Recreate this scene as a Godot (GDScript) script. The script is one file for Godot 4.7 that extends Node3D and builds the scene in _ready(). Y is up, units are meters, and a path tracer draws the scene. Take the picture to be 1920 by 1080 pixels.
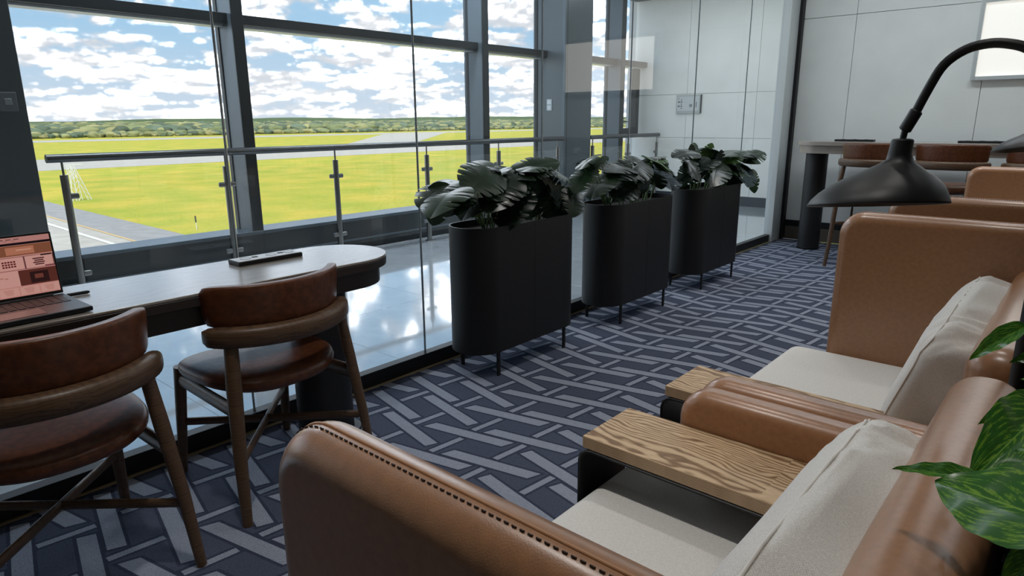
extends Node3D
# An airport lounge: carpeted seating area, a glass partition, a tiled gallery along the curtain wall, and the airfield outside.
# x runs away from the windows, -z runs along the window wall, y is up; the lens stands at (0, 1.28, 0).

var M := {}
var taken := {}

# ---------------------------------------------------------------- mesh collector
class Shape:
	var p := PackedVector3Array()
	var n := PackedVector3Array()
	var uv := PackedVector2Array()
	var from := 0

	func tri(a: Vector3, b: Vector3, c: Vector3, na: Vector3, nb: Vector3, nc: Vector3, ua := Vector2.ZERO, ub := Vector2.ZERO, uc := Vector2.ZERO) -> void:
		p.append(a); p.append(b); p.append(c)
		n.append(na); n.append(nb); n.append(nc)
		uv.append(ua); uv.append(ub); uv.append(uc)

	func flat(a: Vector3, b: Vector3, c: Vector3, ua := Vector2.ZERO, ub := Vector2.ZERO, uc := Vector2.ZERO) -> void:
		var g := (c - a).cross(b - a).normalized()
		tri(a, b, c, g, g, g, ua, ub, uc)

	func quad(a: Vector3, b: Vector3, c: Vector3, d: Vector3, su := 1.0, sv := 1.0) -> void:
		flat(a, b, c, Vector2(0, 0), Vector2(su, 0), Vector2(su, sv))
		flat(a, c, d, Vector2(0, 0), Vector2(su, sv), Vector2(0, sv))

	# rows of points; wrap joins the last point of each row to its first
	func grid(rows: Array, wrap := false, us := 1.0, vs := 1.0) -> void:
		var m := rows.size()
		var w: int = rows[0].size()
		var nn := []
		for i in m:
			var line := PackedVector3Array()
			line.resize(w)
			for j in w:
				var r: PackedVector3Array = rows[i]
				var du: Vector3
				if wrap:
					du = r[(j + 1) % w] - r[(j + w - 1) % w]
				else:
					du = r[mini(j + 1, w - 1)] - r[maxi(j - 1, 0)]
				var dv: Vector3 = rows[mini(i + 1, m - 1)][j] - rows[maxi(i - 1, 0)][j]
				line[j] = dv.cross(du).normalized()
			nn.append(line)
		for i in m:
			for j in w:
				if nn[i][j].length_squared() < 0.5:
					var k: int = i + 1 if i == 0 else i - 1
					var s := Vector3.ZERO
					for q in w:
						s += nn[k][q]
					nn[i][j] = s.normalized() if s.length() > 0.01 else nn[k][j]
		var last := w if wrap else w - 1
		for i in m - 1:
			for j in last:
				var k := (j + 1) % w
				var a: Vector3 = rows[i][j]
				var b: Vector3 = rows[i][k]
				var c: Vector3 = rows[i + 1][k]
				var d: Vector3 = rows[i + 1][j]
				var u0 := us * j / float(last)
				var u1 := us * (j + 1) / float(last)
				var v0 := vs * i / float(m - 1)
				var v1 := vs * (i + 1) / float(m - 1)
				if a.distance_squared_to(b) > 1e-14:
					tri(a, b, c, nn[i][j], nn[i][k], nn[i + 1][k], Vector2(u0, v0), Vector2(u1, v0), Vector2(u1, v1))
				if c.distance_squared_to(d) > 1e-14:
					tri(a, c, d, nn[i][j], nn[i + 1][k], nn[i + 1][j], Vector2(u0, v0), Vector2(u1, v1), Vector2(u0, v1))

	func fan(ring: PackedVector3Array) -> void:
		var c := Vector3.ZERO
		for q in ring:
			c += q
		c /= ring.size()
		for j in ring.size():
			flat(c, ring[j], ring[(j + 1) % ring.size()])

	# turns the faces added since the last call outwards
	func close() -> Shape:
		var volume := 0.0
		var o := p[from]
		for i in range(from, p.size(), 3):
			volume += (p[i] - o).dot((p[i + 1] - o).cross(p[i + 2] - o))
		if volume > 0.0:
			for i in range(from, p.size(), 3):
				var t := p[i + 1]; p[i + 1] = p[i + 2]; p[i + 2] = t
				var q := n[i + 1]; n[i + 1] = n[i + 2]; n[i + 2] = q
				var x := uv[i + 1]; uv[i + 1] = uv[i + 2]; uv[i + 2] = x
		for i in range(from, p.size(), 3):
			var g := (p[i + 2] - p[i]).cross(p[i + 1] - p[i])
			for k in 3:
				if n[i + k].dot(g) < 0.0:
					n[i + k] = -n[i + k]
		from = p.size()
		return self

	func sheet() -> Shape:
		for i in range(from, p.size(), 3):
			var g := (p[i + 2] - p[i]).cross(p[i + 1] - p[i])
			for k in 3:
				if n[i + k].dot(g) < 0.0:
					n[i + k] = -n[i + k]
		from = p.size()
		return self

	# box with rounded edges
	func rbox(center: Vector3, size: Vector3, r := 0.005, k := 1) -> Shape:
		var h := size * 0.5
		r = minf(r, minf(h.x, minf(h.y, h.z)) * 0.98)
		var inner := h - Vector3(r, r, r)
		for axis in 3:
			for side in [-1.0, 1.0]:
				var a1: int = (axis + 1) % 3
				var a2: int = (axis + 2) % 3
				var l1 := steps(inner[a1], r, k)
				var l2 := steps(inner[a2], r, k)
				for i in l1.size() - 1:
					for j in l2.size() - 1:
						var q := []
						for e in [[0, 0], [1, 0], [1, 1], [0, 1]]:
							var v := Vector3.ZERO
							v[axis] = side * h[axis]
							v[a1] = l1[i + e[0]]
							v[a2] = l2[j + e[1]]
							var c := v.clamp(-inner, inner)
							var d := (v - c).normalized()
							q.append([c + d * r + center, d, Vector2(v[a1], v[a2])])
						tri(q[0][0], q[1][0], q[2][0], q[0][1], q[1][1], q[2][1], q[0][2], q[1][2], q[2][2])
						tri(q[0][0], q[2][0], q[3][0], q[0][1], q[2][1], q[3][1], q[0][2], q[2][2], q[3][2])
		# the six sides come with mixed windings
		for i in range(from, p.size(), 3):
			var g := (p[i + 2] - p[i]).cross(p[i + 1] - p[i])
			if g.dot(n[i] + n[i + 1] + n[i + 2]) < 0.0:
				var t := p[i + 1]; p[i + 1] = p[i + 2]; p[i + 2] = t
				var s := n[i + 1]; n[i + 1] = n[i + 2]; n[i + 2] = s
				var x := uv[i + 1]; uv[i + 1] = uv[i + 2]; uv[i + 2] = x
		from = p.size()
		return self

	func steps(inner: float, r: float, k: int) -> PackedFloat32Array:
		var out := PackedFloat32Array()
		for i in k + 1:
			out.append(-inner - r * tan(PI / 4 * (1.0 - i / float(k))))
		for i in k + 1:
			out.append(inner + r * tan(PI / 4 * (i / float(k))))
		return out

	# outline in the plane of u and v, drawn out along w from w0 to w1, its rims rounded by r
	func extrude(line: PackedVector2Array, o: Vector3, u: Vector3, v: Vector3, w: Vector3, w0: float, w1: float, r := 0.0, k := 3) -> Shape:
		var m := line.size()
		var turn := 0.0
		for i in m:
			turn += line[i].cross(line[(i + 1) % m])
		var out := PackedVector2Array()
		for i in m:
			var d := ((line[(i + 1) % m] - line[i]).normalized() + (line[i] - line[(i + m - 1) % m]).normalized()).normalized()
			out.append(Vector2(d.y, -d.x) * (1.0 if turn > 0 else -1.0))
		var rings := []
		var levels := []
		if r > 0.0:
			for i in k + 1:
				var a := PI / 2 * i / k
				levels.append([r * (1.0 - sin(a)), w0 + r * (1.0 - cos(a)), -cos(a), sin(a)])
			for i in k + 1:
				var a := PI / 2 * (k - i) / k
				levels.append([r * (1.0 - sin(a)), w1 - r * (1.0 - cos(a)), cos(a), sin(a)])
		else:
			levels = [[0.0, w0, 0.0, 1.0], [0.0, w1, 0.0, 1.0]]
		var norms := []
		for L in levels:
			var ring := PackedVector3Array()
			var nr := PackedVector3Array()
			for i in m:
				var q: Vector2 = line[i] - out[i] * L[0]
				ring.append(o + u * q.x + v * q.y + w * L[1])
				nr.append((u * out[i].x + v * out[i].y) * L[3] + w * L[2])
			rings.append(ring)
			norms.append(nr)
		for i in rings.size() - 1:
			for j in m:
				var q := (j + 1) % m
				tri(rings[i][j], rings[i][q], rings[i + 1][q], norms[i][j], norms[i][q], norms[i + 1][q], Vector2(j, i), Vector2(j + 1, i), Vector2(j + 1, i + 1))
				tri(rings[i][j], rings[i + 1][q], rings[i + 1][j], norms[i][j], norms[i + 1][q], norms[i + 1][j], Vector2(j, i), Vector2(j + 1, i + 1), Vector2(j, i + 1))
		var inset := PackedVector2Array()
		for i in m:
			inset.append(line[i] - out[i] * levels[0][0])
		var tris := Geometry2D.triangulate_polygon(inset)
		for e in [[0, -1.0], [rings.size() - 1, 1.0]]:
			var ring: PackedVector3Array = rings[e[0]]
			for i in range(0, tris.size(), 3):
				var a := tris[i]
				var b := tris[i + 1]
				var c := tris[i + 2]
				if (inset[b] - inset[a]).cross(inset[c] - inset[a]) * u.cross(v).dot(w) * e[1] > 0.0:
					var t := b; b = c; c = t
				tri(ring[a], ring[b], ring[c], w * e[1], w * e[1], w * e[1], inset[a], inset[b], inset[c])
		# sides
		for i in range(from, p.size(), 3):
			var g := (p[i + 2] - p[i]).cross(p[i + 1] - p[i])
			if g.dot(n[i] + n[i + 1] + n[i + 2]) < 0.0:
				var t := p[i + 1]; p[i + 1] = p[i + 2]; p[i + 2] = t
				var s := n[i + 1]; n[i + 1] = n[i + 2]; n[i + 2] = s
				var x := uv[i + 1]; uv[i + 1] = uv[i + 2]; uv[i + 2] = x
		from = p.size()
		return self

	# round or oval bar along points; radii per point; squash is depth over width, measured along «up»
	func tube(pts: PackedVector3Array, radii: PackedFloat32Array, sides := 10, squash := 1.0, up := Vector3.UP) -> Shape:
		var rows := []
		for i in pts.size():
			var t := (pts[mini(i + 1, pts.size() - 1)] - pts[maxi(i - 1, 0)]).normalized()
			var side := t.cross(up)
			if side.length() < 0.05:
				side = t.cross(Vector3.RIGHT)
			side = side.normalized()
			var over := side.cross(t).normalized()
			var r: float = radii[mini(i, radii.size() - 1)]
			var ring := PackedVector3Array()
			for j in sides:
				var a := TAU * j / sides
				ring.append(pts[i] + side * cos(a) * r + over * sin(a) * r * squash)
			rows.append(ring)
		grid(rows, true)
		fan(rows[0])
		fan(rows[rows.size() - 1])
		return close()

	func bar(a: Vector3, b: Vector3, r: float, sides := 8) -> Shape:
		return tube(PackedVector3Array([a, b]), PackedFloat32Array([r]), sides)

	# any closed outline carried along points; sides give the outline's first axis at each point, up its second
	func sweep(pts: PackedVector3Array, sides: PackedVector3Array, up: Vector3, line: PackedVector2Array, scale := PackedFloat32Array([1.0])) -> Shape:
		var rows := []
		for i in pts.size():
			var s: float = scale[mini(i, scale.size() - 1)]
			var ring := PackedVector3Array()
			for q in line:
				ring.append(pts[i] + sides[i] * q.x * s + up * q.y * s)
			rows.append(ring)
		grid(rows, true, 1.0, 1.0)
		fan(rows[0])
		fan(rows[rows.size() - 1])
		return close()

	func lathe(profile: PackedVector2Array, o: Vector3, sides := 24) -> Shape:
		var rows := []
		for q in profile:
			var ring := PackedVector3Array()
			for j in sides:
				var a := TAU * j / sides
				ring.append(o + Vector3(cos(a) * q.x, q.y, sin(a) * q.x))
			rows.append(ring)
		grid(rows, true)
		return close()

	func mesh() -> ArrayMesh:
		var a := []
		a.resize(Mesh.ARRAY_MAX)
		a[Mesh.ARRAY_VERTEX] = p
		a[Mesh.ARRAY_NORMAL] = n
		a[Mesh.ARRAY_TEX_UV] = uv
		var m := ArrayMesh.new()
		m.add_surface_from_arrays(Mesh.PRIMITIVE_TRIANGLES, a)
		return m

# ---------------------------------------------------------------- scene helpers
func obj(called: String, st: Shape, m: Material, parent: Node = self) -> MeshInstance3D:
	return put(called, st.mesh(), m, parent)

func put(called: String, me: Mesh, m: Material, parent: Node = self) -> MeshInstance3D:
	var o := MeshInstance3D.new()
	o.mesh = me
	o.material_override = m
	o.name = numbered(called) if parent == self else called
	parent.add_child(o, true)
	return o

func numbered(called: String) -> String:
	var k: int = taken.get(called, 0)
	taken[called] = k + 1
	return called if k == 0 else "%s_%03d" % [called, k]

func thing(called: String, label: String, category: String, at := Vector3.ZERO, turn := 0.0, group := "") -> Node3D:
	var o := Node3D.new()
	o.name = numbered(called)
	add_child(o)
	o.position = at
	o.rotation.y = turn
	return tag(o, label, category, group)

func tag(o: Node3D, label: String, category: String, group := "") -> Node3D:
	o.set_meta("label", label)
	o.set_meta("category", category)
	if group:
		o.set_meta("group", group)
	return o

func struct(called: String, label: String, category: String) -> Node3D:
	var o := Node3D.new()
	o.name = called
	add_child(o)
	o.set_meta("kind", "structure")
	return tag(o, label, category)

func copy(o: Node3D, label: String, at: Vector3, turn := 0.0) -> Node3D:
	var c: Node3D = o.duplicate()
	c.name = numbered(String(o.name).trim_suffix("_000"))
	add_child(c)
	c.position = at
	c.rotation.y = turn
	c.set_meta("label", label)
	return c

func box(lo: Vector3, hi: Vector3, r := 0.004, k := 1) -> Shape:
	return Shape.new().rbox((lo + hi) * 0.5, hi - lo, r, k)

func rgb(r: float, g: float, b: float) -> Color:
	return Color(r / 255.0, g / 255.0, b / 255.0)

func mat(c: Color, rough := 0.6, metal := 0.0, spec := 0.5) -> StandardMaterial3D:
	var m := StandardMaterial3D.new()
	m.albedo_color = c
	m.roughness = rough
	m.metallic = metal
	m.metallic_specular = spec
	m.cull_mode = BaseMaterial3D.CULL_DISABLED
	return m

func pane_mat(alpha := 0.03, spec := 0.5) -> StandardMaterial3D:
	var m := mat(Color(0.9, 0.97, 0.96, alpha), 0.0, 0.0, spec)
	m.transparency = BaseMaterial3D.TRANSPARENCY_ALPHA
	return m

func noise(freq: float, octaves := 4, key := 1) -> FastNoiseLite:
	var f := FastNoiseLite.new()
	f.seed = key
	f.noise_type = FastNoiseLite.TYPE_SIMPLEX_SMOOTH
	f.frequency = freq
	f.fractal_octaves = octaves
	return f

func noise_tex(freq: float, octaves := 4, key := 1, bump := 0.0, ramp: Gradient = null, size := 512) -> NoiseTexture2D:
	var t := NoiseTexture2D.new()
	t.width = size
	t.height = size
	t.seamless = true
	t.noise = noise(freq, octaves, key)
	if bump > 0.0:
		t.as_normal_map = true
		t.bump_strength = bump
	if ramp:
		t.color_ramp = ramp
	return t

func ramp(a: Color, b: Color) -> Gradient:
	var g := Gradient.new()
	g.set_color(0, a)
	g.set_color(1, b)
	return g

func triplanar(m: StandardMaterial3D, scale: float, world := false) -> StandardMaterial3D:
	m.uv1_triplanar = true
	m.uv1_world_triplanar = world
	m.uv1_scale = Vector3.ONE * scale
	m.uv1_triplanar_sharpness = 4.0
	return m

func arc2(c: Vector2, r: float, a0: float, a1: float, k: int) -> PackedVector2Array:
	var out := PackedVector2Array()
	for i in k + 1:
		var a := lerpf(a0, a1, i / float(k))
		out.append(c + Vector2(cos(a), sin(a)) * r)
	return out

# rectangle x0..x1, y0..y1 with its four corner radii (lower left, lower right, upper right, upper left)
func corners(x0: float, y0: float, x1: float, y1: float, r: Array, k := 8) -> PackedVector2Array:
	var out := PackedVector2Array()
	out.append_array(arc2(Vector2(x0 + r[0], y0 + r[0]), r[0], PI, PI * 1.5, k))
	out.append_array(arc2(Vector2(x1 - r[1], y0 + r[1]), r[1], PI * 1.5, TAU, k))
	out.append_array(arc2(Vector2(x1 - r[2], y1 - r[2]), r[2], 0, PI / 2, k))
	out.append_array(arc2(Vector2(x0 + r[3], y1 - r[3]), r[3], PI / 2, PI, k))
	return out

# two half circles joined by straight sides; long axis is the second one
func stadium(half: float, r: float, k := 20) -> PackedVector2Array:
	var out := arc2(Vector2(0, half), r, 0, PI, k)
	out.append_array(arc2(Vector2(0, -half), r, PI, TAU, k))
	return out

# a stuffed cushion: a boxy ball, its poles at the two ends of z
func cushion(size: Vector3, e1: float, e2: float, wrinkle: Callable, na := 40, nb := 28) -> Shape:
	var rows := []
	for i in nb + 1:
		var f := -PI / 2 + PI * i / nb
		var ring := PackedVector3Array()
		for j in na:
			var t := TAU * j / na
			var c := pow(absf(cos(f)), e1)
			var v := Vector3(signf(cos(t)) * pow(absf(cos(t)), e2) * c, signf(sin(t)) * pow(absf(sin(t)), e2) * c, signf(sin(f)) * pow(absf(sin(f)), e1))
			ring.append(wrinkle.call(v * size * 0.5, v))
		rows.append(ring)
	var s := Shape.new()
	s.grid(rows, true, 1.0, 1.0)
	return s.close()

const LEAVES_NEAR := [
	[-2.307, 0.999, -2.203, -2.234, 0.964, -1.887, -2.243, -2.355],
	[-2.287, 0.971, -2.134, -2.289, 0.815, -2.072, -2.266, -2.355],
	[-2.320, 1.055, -2.513, -2.248, 1.031, -2.188, -2.255, -2.465],
	[-2.330, 0.973, -2.404, -2.220, 1.083, -2.495, -2.327, -2.469],
	[-2.249, 1.023, -2.639, -2.145, 1.111, -2.814, -2.246, -2.665],
	[-2.259, 0.992, -2.782, -2.269, 0.753, -3.074, -2.350, -2.811],
	[-2.324, 0.971, -2.436, -2.366, 0.899, -2.262, -2.235, -2.406],
	[-2.312, 0.957, -2.451, -2.373, 0.802, -2.393, -2.300, -2.373],
	[-2.278, 0.963, -2.588, -2.303, 0.793, -2.530, -2.259, -2.573],
	[-2.271, 0.932, -2.820, -2.261, 0.795, -2.695, -2.247, -2.891],
	[-2.330, 0.918, -3.152, -2.307, 0.773, -3.285, -2.357, -2.955],
	[-2.233, 1.012, -2.577, -2.122, 0.949, -2.224, -2.265, -2.557],
	[-2.320, 0.863, -3.078, -2.308, 0.717, -3.200, -2.257, -2.955],
	[-2.294, 0.963, -2.329, -2.278, 0.889, -2.135, -2.256, -2.355],
	[-2.198, 1.037, -2.621, -2.182, 1.078, -2.798, -2.273, -2.623],
	[-2.268, 1.035, -2.516, -2.283, 1.078, -2.396, -2.354, -2.531],
	[-2.282, 1.019, -2.880, -2.164, 0.982, -3.006, -2.287, -2.806],
	[-2.265, 0.985, -2.472, -2.271, 0.878, -2.620, -2.337, -2.538],
	[-2.226, 0.975, -2.146, -2.131, 0.938, -1.891, -2.265, -2.355],
	[-2.227, 1.025, -2.407, -2.165, 0.995, -2.177, -2.269, -2.381],
	[-2.284, 0.961, -2.353, -2.220, 1.054, -2.447, -2.307, -2.388],
	[-2.227, 1.008, -2.580, -2.166, 1.070, -2.816, -2.243, -2.613],
	[-2.244, 0.975, -2.802, -2.204, 0.757, -2.931, -2.298, -2.880],
	[-2.300, 0.954, -2.451, -2.242, 0.872, -2.164, -2.261, -2.457],
	[-2.244, 0.935, -2.603, -2.163, 0.800, -2.415, -2.285, -2.627],
	[-2.232, 0.884, -3.086, -2.144, 0.788, -2.988, -2.257, -2.955],
	[-2.213, 1.004, -2.515, -2.152, 0.910, -2.289, -2.241, -2.438],
	[-2.262, 0.847, -3.027, -2.232, 0.695, -3.036, -2.258, -2.955],
	[-2.204, 0.952, -2.218, -2.183, 0.888, -2.106, -2.274, -2.355],
	[-2.233, 1.000, -2.504, -2.270, 1.041, -2.364, -2.294, -2.459],
	[-2.242, 1.011, -2.839, -2.232, 0.962, -2.963, -2.267, -2.819],
]
const LEAVES_MIDDLE := [
	[-2.198, 1.027, -3.112, -2.173, 1.118, -3.232, -2.330, -3.525],
	[-2.197, 1.021, -3.228, -2.174, 1.073, -3.295, -2.308, -3.525],
	[-2.318, 0.994, -3.632, -2.270, 1.068, -3.818, -2.334, -3.641],
	[-2.226, 1.012, -3.814, -2.138, 0.951, -3.401, -2.300, -3.892],
	[-2.297, 1.013, -3.956, -2.189, 1.074, -4.064, -2.341, -3.911],
	[-2.298, 0.982, -4.139, -2.338, 0.983, -4.542, -2.334, -4.060],
	[-2.250, 0.948, -3.468, -2.230, 0.926, -3.246, -2.290, -3.525],
	[-2.231, 0.955, -3.633, -2.278, 0.874, -3.565, -2.333, -3.591],
	[-2.260, 0.952, -3.933, -2.266, 0.871, -4.198, -2.301, -3.966],
	[-2.270, 0.943, -4.204, -2.271, 0.876, -4.442, -2.292, -4.125],
	[-2.330, 0.908, -3.917, -2.352, 0.810, -3.879, -2.247, -3.924],
	[-2.211, 0.992, -3.195, -2.177, 0.927, -3.025, -2.266, -3.525],
	[-2.275, 1.003, -4.170, -2.236, 0.899, -4.237, -2.286, -4.125],
	[-2.268, 0.994, -3.677, -2.164, 1.054, -3.320, -2.320, -3.695],
	[-2.216, 1.022, -3.953, -2.248, 0.980, -4.214, -2.259, -3.986],
	[-2.326, 0.956, -3.941, -2.237, 0.855, -3.935, -2.314, -3.910],
	[-2.295, 1.000, -3.283, -2.217, 1.087, -3.205, -2.355, -3.525],
	[-2.268, 0.977, -3.289, -2.234, 1.053, -3.380, -2.329, -3.525],
	[-2.314, 0.982, -3.578, -2.272, 1.045, -3.689, -2.365, -3.529],
	[-2.303, 0.990, -3.889, -2.217, 0.904, -3.589, -2.282, -3.842],
	[-2.331, 0.983, -4.036, -2.264, 1.052, -4.209, -2.235, -3.959],
	[-2.237, 0.961, -3.988, -2.298, 0.938, -4.300, -2.344, -3.933],
	[-2.245, 0.917, -3.386, -2.134, 0.908, -3.093, -2.356, -3.525],
	[-2.294, 0.891, -3.754, -2.190, 0.851, -3.517, -2.290, -3.810],
	[-2.277, 0.923, -4.192, -2.316, 0.824, -4.497, -2.369, -4.125],
	[-2.320, 0.945, -4.226, -2.318, 0.873, -4.251, -2.367, -4.125],
	[-2.254, 0.975, -3.678, -2.183, 0.997, -3.420, -2.356, -3.617],
	[-2.275, 0.992, -4.047, -2.285, 0.916, -4.192, -2.306, -4.031],
	[-2.204, 0.917, -3.824, -2.203, 0.836, -3.861, -2.277, -3.895],
]
const LEAVES_FAR := [
	[-2.212, 1.053, -4.517, -2.253, 1.066, -4.321, -2.336, -4.685],
	[-2.312, 1.022, -4.743, -2.328, 1.114, -4.815, -2.308, -4.785],
	[-2.331, 1.008, -5.059, -2.225, 1.114, -4.861, -2.244, -5.080],
	[-2.239, 1.008, -5.130, -2.181, 1.100, -5.414, -2.243, -5.135],
	[-2.318, 0.950, -5.427, -2.261, 1.039, -5.932, -2.281, -5.285],
	[-2.233, 0.941, -5.230, -2.272, 0.906, -6.194, -2.372, -5.278],
	[-2.303, 0.901, -5.529, -2.330, 0.804, -6.087, -2.239, -5.285],
	[-2.284, 0.888, -5.632, -2.295, 0.680, -5.962, -2.335, -5.285],
	[-2.232, 0.981, -4.834, -2.166, 0.958, -4.404, -2.341, -4.887],
	[-2.241, 0.940, -4.999, -2.132, 0.826, -4.714, -2.315, -4.976],
	[-2.198, 0.989, -4.670, -2.267, 0.885, -4.549, -2.266, -4.740],
	[-2.278, 0.926, -5.233, -2.330, 0.773, -5.562, -2.236, -5.225],
	[-2.262, 0.953, -4.738, -2.266, 0.875, -4.464, -2.365, -4.803],
	[-2.209, 0.999, -5.374, -2.186, 1.084, -5.821, -2.367, -5.285],
	[-2.301, 0.977, -5.028, -2.330, 1.031, -5.355, -2.367, -5.045],
	[-2.299, 0.985, -4.703, -2.292, 0.884, -4.928, -2.368, -4.734],
	[-2.330, 0.999, -4.796, -2.215, 1.020, -4.412, -2.304, -4.847],
	[-2.279, 0.987, -4.621, -2.248, 1.066, -4.585, -2.331, -4.688],
	[-2.320, 0.986, -4.942, -2.287, 1.053, -4.959, -2.291, -4.875],
	[-2.215, 0.959, -5.145, -2.244, 1.044, -5.341, -2.299, -5.222],
	[-2.267, 0.915, -5.205, -2.228, 0.979, -5.603, -2.287, -5.225],
	[-2.233, 0.886, -5.190, -2.130, 0.886, -5.446, -2.312, -5.221],
	[-2.219, 0.855, -5.237, -2.247, 0.791, -5.816, -2.331, -5.285],
	[-2.323, 0.816, -5.896, -2.246, 0.661, -5.884, -2.331, -5.285],
	[-2.317, 0.943, -4.981, -2.330, 0.881, -4.778, -2.363, -5.022],
	[-2.275, 0.913, -5.048, -2.235, 0.741, -5.059, -2.366, -5.089],
	[-2.237, 0.884, -5.248, -2.298, 0.727, -5.477, -2.335, -5.285],
	[-2.283, 0.930, -4.757, -2.330, 0.839, -4.555, -2.331, -4.770],
	[-2.230, 0.948, -5.553, -2.194, 1.067, -5.796, -2.283, -5.285],
	[-2.229, 0.935, -4.982, -2.189, 1.006, -4.953, -2.261, -4.991],
	[-2.243, 0.973, -4.510, -2.132, 0.881, -4.505, -2.277, -4.685],
]
const LEAVES_POTHOS := [
	[-0.050, 0.925, -0.758, -0.123, 0.910, -0.773, 0.260],
	[0.026, 0.960, -0.649, -0.073, 0.945, -0.699, 0.950],
	[-0.010, 0.955, -0.892, -0.038, 0.950, -0.745, 0.420],
	[-0.011, 0.945, -0.977, -0.055, 0.940, -0.895, 0.360],
	[-0.047, 1.000, -1.100, -0.098, 0.950, -1.087, 0.360],
	[0.001, 0.970, -1.132, -0.050, 0.955, -1.093, 0.400],
	[0.017, 0.930, -0.646, -0.008, 0.900, -0.629, 0.700],
	[0.008, 0.900, -0.890, -0.024, 0.880, -0.855, 0.600],
	[0.004, 1.000, -0.892, -0.030, 0.990, -0.919, 0.500],
	[0.019, 0.980, -0.751, -0.021, 0.965, -0.775, 0.400],
]

# ---------------------------------------------------------------- build
func _ready() -> void:
	camera()
	light_and_sky()
	materials()
	room()
	windows()
	partition()
	railing()
	airfield()
	seating()
	window_table()
	bar_table()
	planters()
	divider_plants()
	reading_lamps()
	wall_fittings()

func camera() -> void:
	var yaw := 0.718911
	var pitch := 0.247529
	var roll := -0.006567
	var fw := Vector3(-sin(yaw), 0, -cos(yaw))
	var rt := Vector3(cos(yaw), 0, -sin(yaw))
	var f := fw * cos(pitch) - Vector3.UP * sin(pitch)
	var u := Vector3.UP * cos(pitch) + fw * sin(pitch)
	var c := Camera3D.new()
	c.name = "camera"
	c.transform = Transform3D(Basis(rt * cos(roll) + u * sin(roll), u * cos(roll) - rt * sin(roll), -f), Vector3(0, 1.28, 0))
	c.fov = rad_to_deg(2.0 * atan(540.0 / 1242.16))
	c.near = 0.03
	c.far = 9000.0
	add_child(c)
	c.current = true

func light_and_sky() -> void:
	var env := Environment.new()
	env.tonemap_mode = Environment.TONE_MAPPER_LINEAR
	env.tonemap_exposure = 1.6
	env.background_mode = Environment.BG_SKY
	env.background_energy_multiplier = 1.0
	env.sdfgi_enabled = true
	env.ssao_enabled = true
	env.ssil_enabled = true
	var sky := Sky.new()
	var sm := PanoramaSkyMaterial.new()
	sm.panorama = ImageTexture.create_from_image(sky_image(3600, 1800))
	sky.sky_material = sm
	env.sky = sky
	var w := WorldEnvironment.new()
	w.name = "surroundings"
	w.environment = env
	add_child(w)
	var sun := DirectionalLight3D.new()
	sun.name = "sun"
	sun.light_color = Color(1.0, 0.96, 0.88)
	sun.light_energy = 0.86
	sun.light_angular_distance = 0.53
	sun.shadow_enabled = true
	# high, behind the building: none of it reaches the gallery floor
	sun.transform = Transform3D(Basis.looking_at(Vector3(-0.42, -1.0, -0.28)), Vector3(0, 30, 0))
	add_child(sun)
	for at in FILL_STRIPS:
		fill_strip(at[0], at[1], at[2], at[3])
	for at in FILL_SPOTS:
		fill_spot(at[0], at[1], at[2])

# place, turned across the room, energy, where
const FILL_STRIPS := [  # unseen strips added as fill, standing in for window light and lifting the walls
	[Vector3(-5.44, 3.19, -2.1), false, 3.4, "over the gallery beside the widest window"], [Vector3(-5.44, 3.19, -5.3), false, 3.4, "over the gallery before the grey column"],
	[Vector3(-4.2, 3.19, -8.5), true, 1.0, "over the far end of the gallery"], [Vector3(-1.2, 3.19, -5.95), true, 1.25, "washing the far panelled wall"], [Vector3(1.6, 3.19, -5.95), true, 1.0, "washing the right part of the far wall"],
]
const FILL_SPOTS := [  # unseen spots added as overhead fill for the seats and carpet
	[Vector3(-1.35, 3.19, -0.75), 1.1, "first in the row over the aisle"], [Vector3(-1.35, 3.19, -2.25), 0.95, "second in the row over the aisle"], [Vector3(-1.35, 3.19, -3.7), 0.85, "third in the row over the aisle"], [Vector3(-1.35, 3.19, -5.2), 0.9, "fourth in the row over the aisle"],
	[Vector3(-0.30, 3.19, -0.75), 0.8, "over the nearest armchair"], [Vector3(-0.30, 3.19, -2.25), 0.45, "over the second armchair"], [Vector3(-0.30, 3.19, -3.75), 0.55, "over the third armchair"], [Vector3(-0.30, 3.19, -5.2), 0.55, "over the fourth armchair"],
]

func fill_strip(at: Vector3, across: bool, energy: float, place: String) -> void:  # added fixture above the view, there only to brighten the room
	var size := Vector2(0.36, 2.2)
	var tint := Color(0.93, 0.97, 1.0)
	var o := thing("fill_light", "long unseen light added as fill, " + place, "fill light", at, PI / 2 if across else 0.0, "added fill strips")
	obj("frame", Shape.new().rbox(Vector3(0, -0.005, 0), Vector3(size.x + 0.04, 0.03, size.y + 0.04), 0.004), mat(rgb(225, 225, 222), 0.5), o)
	var d := mat(Color(1, 1, 1), 0.6)
	d.emission_enabled = true
	d.emission = tint
	d.emission_energy_multiplier = 0.9
	obj("lamp_diffuser", Shape.new().rbox(Vector3(0, -0.024, 0), Vector3(size.x, 0.01, size.y), 0.002), d, o)
	var a := AreaLight3D.new()
	a.name = "lamp_glow"
	a.area_size = size - Vector2(0.02, 0.02)
	a.light_color = tint
	a.light_energy = energy
	a.shadow_enabled = true
	a.area_range = 14.0
	a.position = Vector3(0, -0.04, 0)
	a.rotation.x = -PI / 2
	o.add_child(a)

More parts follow.
